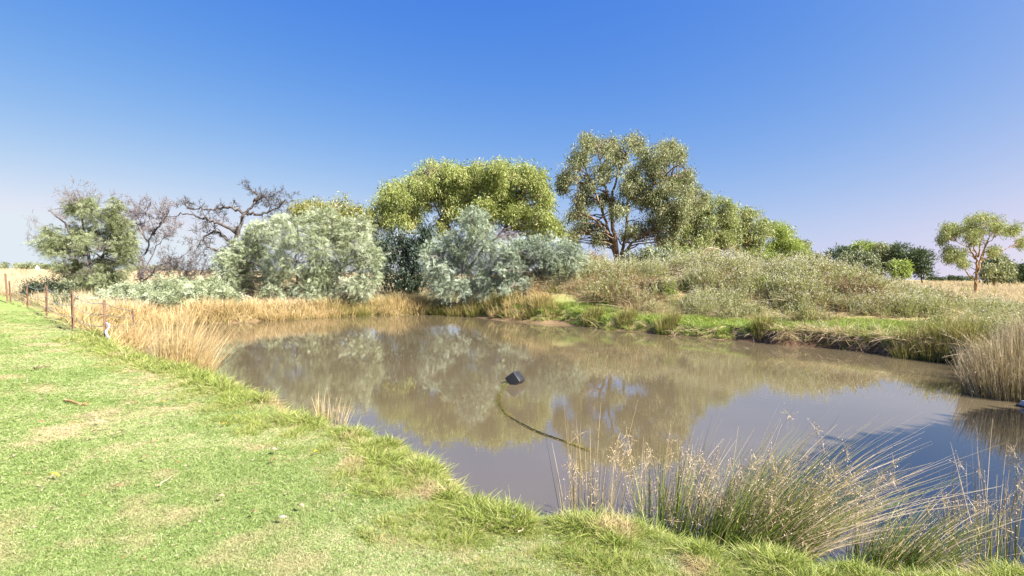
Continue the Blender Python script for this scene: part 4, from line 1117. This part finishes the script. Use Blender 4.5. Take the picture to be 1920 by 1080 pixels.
def weed(name, stems, H, spread, leaf, mat, flower=0, lean=.3, leaves=16, narrow=.3, blades=0):
    lv = Leaves()
    for k in range(stems):
        b = np.array([rng.normal(0, spread), rng.normal(0, spread), 0])
        d = unit(np.array([rng.normal(0, lean), rng.normal(0, lean), 1]))
        h = H * rng.uniform(.45, 1.15)
        bend = np.array([rng.normal(0, .18), rng.normal(0, .18), 0]) * h
        f = np.sort(rng.uniform(.1, 1, leaves))[:, None]
        p = b + d * h * f + bend * f * f
        u = rng.normal(0, 1, (leaves, 3)) * [1, 1, .4] + [0, 0, .8]
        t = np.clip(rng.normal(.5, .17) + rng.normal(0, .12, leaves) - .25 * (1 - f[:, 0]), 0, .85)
        lv.add(p, u, sphere_dirs(leaves), leaf * rng.uniform(.6, 1.4, leaves) * (1.3 - .7 * f[:, 0]), leaf * narrow, t)
        sp = np.array([b, b + d * h * .5 + bend * .25])
        lv.add(sp, np.array([d, d]), sphere_dirs(2), h * .55, .009, .3)
        if flower:
            top = b + d * h + bend
            q = top + rng.normal(0, 1, (flower, 3)) * [.04, .04, .03]
            lv.add(q, sphere_dirs(flower), sphere_dirs(flower), .026, .02, 1.0)
    if blades:
        b = rng.normal(0, spread * 1.1, (blades, 3)) * [1, 1, 0]
        d = rng.normal(0, .35, (blades, 3)); d[:, 2] = 1
        lv.add(b, d, sphere_dirs(blades), H * rng.uniform(.4, 1.0, blades), .013, rng.uniform(.6, .85, blades))
    me = lv.mesh(name); me.materials.append(mat)
    return me

def polar_points(n, r0, r1, a0, a1, power=1.0):
    """points spread evenly over the view: density falls with distance"""
    r_ = np.exp(rng.uniform(math.log(r0), math.log(r1), n))
    a = np.radians(rng.uniform(a0, a1, n))
    x, y = r_ * np.sin(a), r_ * np.cos(a)
    return x, y, r_

def place(name, label, x, y, size, sources, zoff=0.0, tilt=.12, hscale=None, weights=None):
    z = height(x, y) + zoff
    n = len(x)
    rot = np.stack([rng.normal(0, tilt, n), rng.normal(0, tilt, n), rng.uniform(0, 6.283, n)], 1)
    hs = size * (rng.uniform(.75, 1.25, n) if hscale is None else hscale)
    scl = np.stack([size, size, hs], 1)
    idx = rng.choice(len(sources), n, p=weights)
    return scatter(name, label, np.stack([x, y, z], 1), rot, scl, idx, sources)

# mown lawn
turf = [tuft('turf', 40, .021, .055, .0034, M['turf'], .25, .55, jit=.9) for _ in range(3)] + [tuft('turf', 30, .018, .055, .0034, M['turf'], .55, .9, jit=1.3) for _ in range(2)]
x, y, r_ = polar_points(215000, 1.4, 26, -90, 95)
sd = shore_sd(x, y)
k = (sd > .3) & (lawn_w(x, y, sd) > .5)
x, y, r_ = x[k], y[k], r_[k]
dryn = fbm(x * .55 + 4, y * .55, 4)
wsel = rng.random(len(x)) < sstep(.50, .66, dryn) * .8 + .10
size = np.clip((r_ / 3.4) ** .6, .8, 2.6)
z = height(x, y)
rot = np.stack([rng.normal(0, .12, len(x)), rng.normal(0, .12, len(x)), rng.uniform(0, 6.28, len(x))], 1)
scatter('lawn_grass', 'short mown green lawn grass with dry straw patches', np.stack([x, y, z], 1), rot, np.stack([size, size, size ** .6 * rng.uniform(.7, 1.3, len(x))], 1), np.where(wsel, rng.integers(3, 5, len(x)), rng.integers(0, 3, len(x))), turf)
# longer grass on the near bank
bank = [tuft('bank', 22, .11, .05, .0048, M['bankgrass'], .25, .55, droop=.45, jit=.5, seg=3) for _ in range(4)] + [tuft('bank', 20, .07, .06, .0048, M['bankgrass'], .75, .95, droop=.5, jit=1.0, seg=3) for _ in range(2)]
x, y, r_ = polar_points(320000, 1.5, 17, -75, 95)
sd = shore_sd(x, y)
edge = np.clip(1.15 - sd, 0, 1.2)
k = (sd > -.02) & (sd < 1.15) & (lawn_w(x, y, sd) > .5) & (rng.random(len(x)) < .25 + .75 * sstep(1.1, .4, sd)) & ~((x > 11))
x, y, r_, sd = x[k], y[k], r_[k], sd[k]
size = .66 * np.clip((r_ / 3.5) ** .45, .85, 2.0) * rng.uniform(.6, 1.25, len(x)) * (.55 + .55 * sstep(1.1, .35, sd)) * (.35 + 1.35 * sstep(.25, .75, fbm(x * 4.5, y * 4.5)))
place('bank_grass', 'long bright grass along the near pond edge', x, y, size, bank, weights=[.2, .2, .18, .18, .12, .12])
# green strip on far bank
ft = [tuft('strip', 24, .14, .12, .014, M['farturf'], .3, .6, droop=.4, jit=.6) for _ in range(3)]
x = rng.uniform(-3, 17, 30000); y = rng.uniform(9, 26, 30000)
sd = shore_sd(x, y)
k = (sd > .03) & ~((x > 7.6) & (y < 11.5)) & (sd < 3.0) & (lawn_w(x, y, sd) < .5) & (ridge_d(x, y) > 4.6)
x, y = x[k], y[k]
place('far_bank_grass', 'short green grass strip on the far bank', x, y, rng.uniform(.6, 1.3, len(x)), ft)
# straw overhanging the undercut bank
hang = [tuft('hang', 20, .34, .10, .012, M['straw'], .3, .7, droop=.9, jit=.9, seg=3) for _ in range(3)]
x = rng.uniform(3, 12.5, 26000); y = rng.uniform(11, 20.5, 26000)
sd = shore_sd(x, y)
k = (sd > .04) & (sd < .30) & (rng.random(len(x)) < .05 + .45 * (x > 8.2))
x, y = x[k], y[k]
place('overhanging_straw', 'dry straw hanging over the undercut bank', x, y, rng.uniform(.6, 1.2, len(x)), hang, tilt=.5)
# dry field
fld = [tuft('field', 34, .55, .30, .018, M['straw'], .25, .75, droop=.3, jit=.4, seg=3) for _ in range(4)]
x, y, r_ = polar_points(90000, 13, 260, -62, 62)
sd = shore_sd(x, y)
f_l = (y - 12.6) + (x + 10.0) * 0.87
left = (x < -8) & (f_l > .4)
k = (sd > .5) & (lawn_w(x, y, sd) < .5) & (ridge_d(x, y) > 6.0) & (left | (x > 0) | (y > 30)) & ~((x > -3) & (x < 16) & (y < 22)) & ~((x >= 8) & (y < 24) & (x < 30))
x, y, r_ = x[k], y[k], r_[k]
size = np.clip((r_ / 30) ** .55, .75, 3.2) * rng.uniform(.7, 1.25, len(x))
place('field_grass', 'dry golden grass covering the paddock', x, y, size, fld, hscale=np.clip(rng.uniform(.7, 1.15, len(x)), 0, 1.2) * np.where(x < 0, 1.0, .9))
# low reeds filling the far and left shore between the clumps
rd_ = [tuft('shore', 26, .42, .16, .016, M['tanrush'], .25, .7, droop=.35, jit=.4, seg=3) for _ in range(3)]
x = rng.uniform(-15, 2, 30000); y = rng.uniform(11, 27, 30000)
sd = shore_sd(x, y)
k = (sd > -.12) & (sd < 1.3) & (lawn_w(x, y, sd) < .5) & (rng.random(len(x)) < .30 * np.maximum(sstep(.38, .6, fbm(x * .7, y * .7)), (x < -6) * .9)) & ~((x > -9.5) & (y < 12))
x, y = x[k], y[k]
place('shore_reeds', 'low tan reeds fringing the far and left shore', x, y, rng.uniform(.6, 1.35, len(x)), rd_)
# weeds on the mound and the right bank
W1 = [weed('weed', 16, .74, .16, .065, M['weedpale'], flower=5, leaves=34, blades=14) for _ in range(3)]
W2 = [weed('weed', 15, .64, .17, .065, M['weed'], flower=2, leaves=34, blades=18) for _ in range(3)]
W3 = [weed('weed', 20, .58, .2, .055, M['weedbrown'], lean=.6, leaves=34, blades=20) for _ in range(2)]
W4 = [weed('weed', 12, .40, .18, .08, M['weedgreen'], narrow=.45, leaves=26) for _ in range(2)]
W5 = [tuft('tangle', 90, .5, .25, .011, M['straw'], .3, .8, droop=.9, jit=1.1, seg=3) for _ in range(2)]
kinds = W1 + W2 + W3 + W4 + W5
x = rng.uniform(0, 34, 78000); y = rng.uniform(2, 36, 78000)
sd = shore_sd(x, y); rd = ridge_d(x, y)
mound_ = rd < 6.7
rightw = (x > 9.5) & (y < 25) & (x < 32)
keep = rng.random(len(x)) < np.where(mound_, .46, .26)
k = (sd > np.where(x > 10.5, .7, 1.7)) & (mound_ | rightw) & keep
x, y, rd = x[k], y[k], rd[k]
n = len(x)
a = fbm(x * .5, y * .5); b_ = fbm(x * .6 + 30, y * .6 + 10)
fx = sstep(4, 13, x)                     # left end browner, right end paler and greener
u = rng.random(n)
crest = sstep(3.0, 1.0, rd)
wt = np.stack([(.3 + 1.6 * fx * a + .9 * crest) , (.4 + .5 * fx), np.clip((b_ - .48) * 12, 0, 2.4) * (1.2 - .6 * fx), np.clip((a - .5) * 5, .05, 2) * (rd > 3), (1.5 - .8 * fx) * np.clip((.62 - a) * 6, .3, 1.8)], 1)
wt /= wt.sum(1, keepdims=True)
cls = (u[:, None] > np.cumsum(wt, 1)).sum(1).clip(0, 4)
lo = np.array([0, 3, 6, 8, 10]); ct = np.array([3, 3, 2, 2, 2])
idx = lo[cls] + (rng.random(n) * ct[cls]).astype(int)
size = rng.uniform(.6, 1.25, n) * np.where(rd < 6.2, .84, .58) * (.25 + 1.35 * sstep(.28, .72, fbm(x * .8 + 9, y * .8)))
z = height(x, y)
rot = np.stack([rng.normal(0, .15, n), rng.normal(0, .15, n), rng.uniform(0, 6.28, n)], 1)
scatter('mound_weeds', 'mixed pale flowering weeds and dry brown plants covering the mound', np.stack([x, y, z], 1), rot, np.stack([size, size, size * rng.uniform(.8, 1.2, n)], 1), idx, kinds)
# dry tangle beyond the fence and along the foot of the bushes
x = rng.uniform(-30, 1, 40000); y = rng.uniform(12, 33, 40000)
sd = shore_sd(x, y); f_l = (y - 12.6) + (x + 10.0) * 0.87
k = (sd > np.where(x > -14.5, 2.2, .25)) & (lawn_w(x, y, sd) < .5) & ((f_l > .15) | (x > -9)) & (sd < 9) & (rng.random(len(x)) < .3)
x, y = x[k], y[k]; n = len(x)
idx = rng.choice([0, 3, 6, 7, 8, 10, 11, 10, 11], n)
size = rng.uniform(.4, .8, n) * np.where(x < -9, .75, 1.0)
z = height(x, y)
rot = np.stack([rng.normal(0, .2, n), rng.normal(0, .2, n), rng.uniform(0, 6.28, n)], 1)
scatter('dry_undergrowth', 'dry tangled grass and weeds beyond the fence and under the bushes', np.stack([x, y, z], 1), rot, np.stack([size, size, size], 1), idx, kinds)

# ------------------------------------------------------------------ fallen branch on the mound, sticks and leaves on the lawn
tb = Tubes()
fb = at(1322, 478, 25.8)
for (x0, y0, pts_) in [(0, 0, [(1322, 484), (1327, 470), (1330, 460)]), (0, 0, [(1326, 470), (1345, 478), (1368, 496)]), (0, 0, [(1328, 466), (1352, 470), (1380, 490)]), (0, 0, [(1330, 478), (1315, 482), (1300, 492)]), (0, 0, [(1340, 476), (1362, 486), (1374, 500)]), (0, 0, [(1330, 470), (1318, 476), (1308, 488)])]:
    p = densify(px_path(pts_, 25.8, .3), 4, .03)
    tb.add(p, np.linspace(.035, .01, len(p)), 5)
    for q in range(5):
        bare(tb, p[rng.integers(2, len(p))], (rng.normal(.4, .5), rng.normal(0, .5), rng.normal(.1, .4)), .5, .012, 1, minr=.006)
o = link('fallen_branch', tb.mesh('fallen_branch'), M['pale_wood'])
tag(o, 'pale dry fallen branch tangled on the mound crest', 'branch')

def lawn_pt(px, py):
    p = on_plane(px, py, .48)
    for _ in range(3):
        p = on_plane(px, py, float(height(np.array([p[0]]), np.array([p[1]]))[0]) + .02)
    return p
def stick(label, pxs, r, mat, fork=None):
    p = np.array([lawn_pt(*q) for q in pxs]); p[:, 2] += .012
    tb = Tubes(); d = densify(p, 4, .004); tb.add(d, np.linspace(r, r * .5, len(d)), 6)
    if fork:
        q = np.array([lawn_pt(*s_) for s_ in fork]); q[:, 2] += .014
        tb.add(densify(q, 4, .003), np.linspace(r * .6, r * .3, 4 * (len(q) - 1) + 1), 5)
    o = link('stick', tb.mesh('stick'), mat); tag(o, label, 'stick')
stick('dark brown forked stick lying on the upper lawn', [(64, 692), (78, 689), (94, 687)], .016, M['bark_red'], [(72, 690), (66, 693)])
stick('pale curved stick lying on the bare patch of lawn', [(121, 751), (138, 756), (150, 759), (165, 760)], .013, M['bark_gold'], [(155, 759), (165, 755)])
stick('short straight straw twig in the middle of the lawn', [(293, 914), (306, 907), (322, 896)], .005, M['pale_wood'])
stick('thin pale twig low on the bank slope', [(972, 1002), (980, 996), (988, 989)], .005, M['pale_wood'])

def leaf_obj(label, px, py, L, Wd, col, a):
    p = lawn_pt(px, py); p[2] += .028
    v, q = [], []
    n = 7
    for k in range(n):
        f = k / (n - 1)
        ww = Wd * .5 * math.sin(math.pi * min(f * .92 + .06, 1)) + .0006
        xx = (f - .5) * L; zz = .012 * math.sin(f * 3.1) + .004
        for (yy, dz) in ((-ww, .004), (0, 0), (ww, .005)):
            v.append((xx, yy, zz + dz))
    for k in range(n - 1):
        for i_ in range(2):
            q.append((k * 3 + i_, k * 3 + i_ + 1, k * 3 + 4 + i_, k * 3 + 3 + i_))
    me = quad_mesh('leaf', np.array(v), np.array(q), smooth=True)
    o = bpy.data.objects.new('fallen_leaf', me); me.materials.append(col); COL.objects.link(o)
    o.location = p; o.rotation_euler = (rng.normal(0, .15), rng.normal(0, .15), a)
    md = o.modifiers.new('thickness', 'SOLIDIFY'); md.thickness = .0012
    tag(o, label, 'leaf', 'fallen leaves on the lawn')
LY = plain_mat('yellow_leaf', (.62, .46, .03), rough=.5); LB = plain_mat('brown_leaf', (.28, .14, .07), rough=.6); LP = plain_mat('pale_tan_leaf', (.34, .26, .17), rough=.7); LG = plain_mat('grey_leaf', (.27, .25, .20), rough=.7)
for args in [('long yellow leaf with brown end left on the lawn', 101, 899, .075, .022, LY, .2), ('yellow round leaf at the top of the dry bank', 440, 786, .05, .035, LY, .6), ('small yellow leaf just below the round yellow one', 421, 801, .045, .03, LY, 1.2),
             ('tiny yellow leaf beside the path of pale sticks', 305, 758, .06, .03, LY, .3), ('dark brown curled leaf near the bare patch', 220, 921, .06, .02, LB, .3), ('rusty leaf upright on the middle lawn', 512, 869, .05, .02, LB, 1.2), ('grey tan leaf beside the rusty upright leaf', 513, 850, .06, .032, LP, .1),
             ('oblong tan leaf on the greenest part of lawn', 563, 958, .062, .026, LP, -.5), ('pale grey pointed leaf below the oblong tan leaf', 529, 981, .06, .026, LG, .3), ('round grey leaf standing at the bank foot', 964, 980, .05, .045, LG, 1.3), ('rosy dry leaf in the lower left lawn', 414, 940, .05, .02, LP, .4),
             ('orange brown leaf on the left bare patch', 270, 865, .055, .022, LB, .1), ('reddish leaf close under the curved stick', 180, 815, .06, .03, LB, .4), ('tan leaf at the far middle of the lawn', 270, 800, .07, .03, LP, .3), ('long pale strip of bark on the lawn', 182, 796, .16, .03, LP, .25),
             ('second pale bark strip below the first', 172, 786, .13, .025, LP, .1), ('brown leaf on the right lower lawn', 478, 970, .045, .02, LB, .2), ('yellow leaf half hidden at bank crest', 592, 854, .045, .03, LY, .9)]:
    leaf_obj(*args)
# small litter flecks
lit = [tuft('litter', 3, .02, .02, .01, LP, .5, .5, jit=2.5), tuft('litter', 3, .02, .02, .008, LB, .5, .5, jit=2.5)]
x, y, r_ = polar_points(1500, 2.2, 16, -55, 30)
sd = shore_sd(x, y); k = (sd > .5) & (lawn_w(x, y, sd) > .5) & (fbm(x * .6, y * .6) > .47)
x, y, r_ = x[k], y[k], r_[k]
place('lawn_litter', 'tiny flecks of dry leaf litter on the lawn', x, y, np.clip(r_ / 6, .5, 1.8) * rng.uniform(.5, 1.2, len(x)), lit, zoff=.025, weights=[.75, .25])
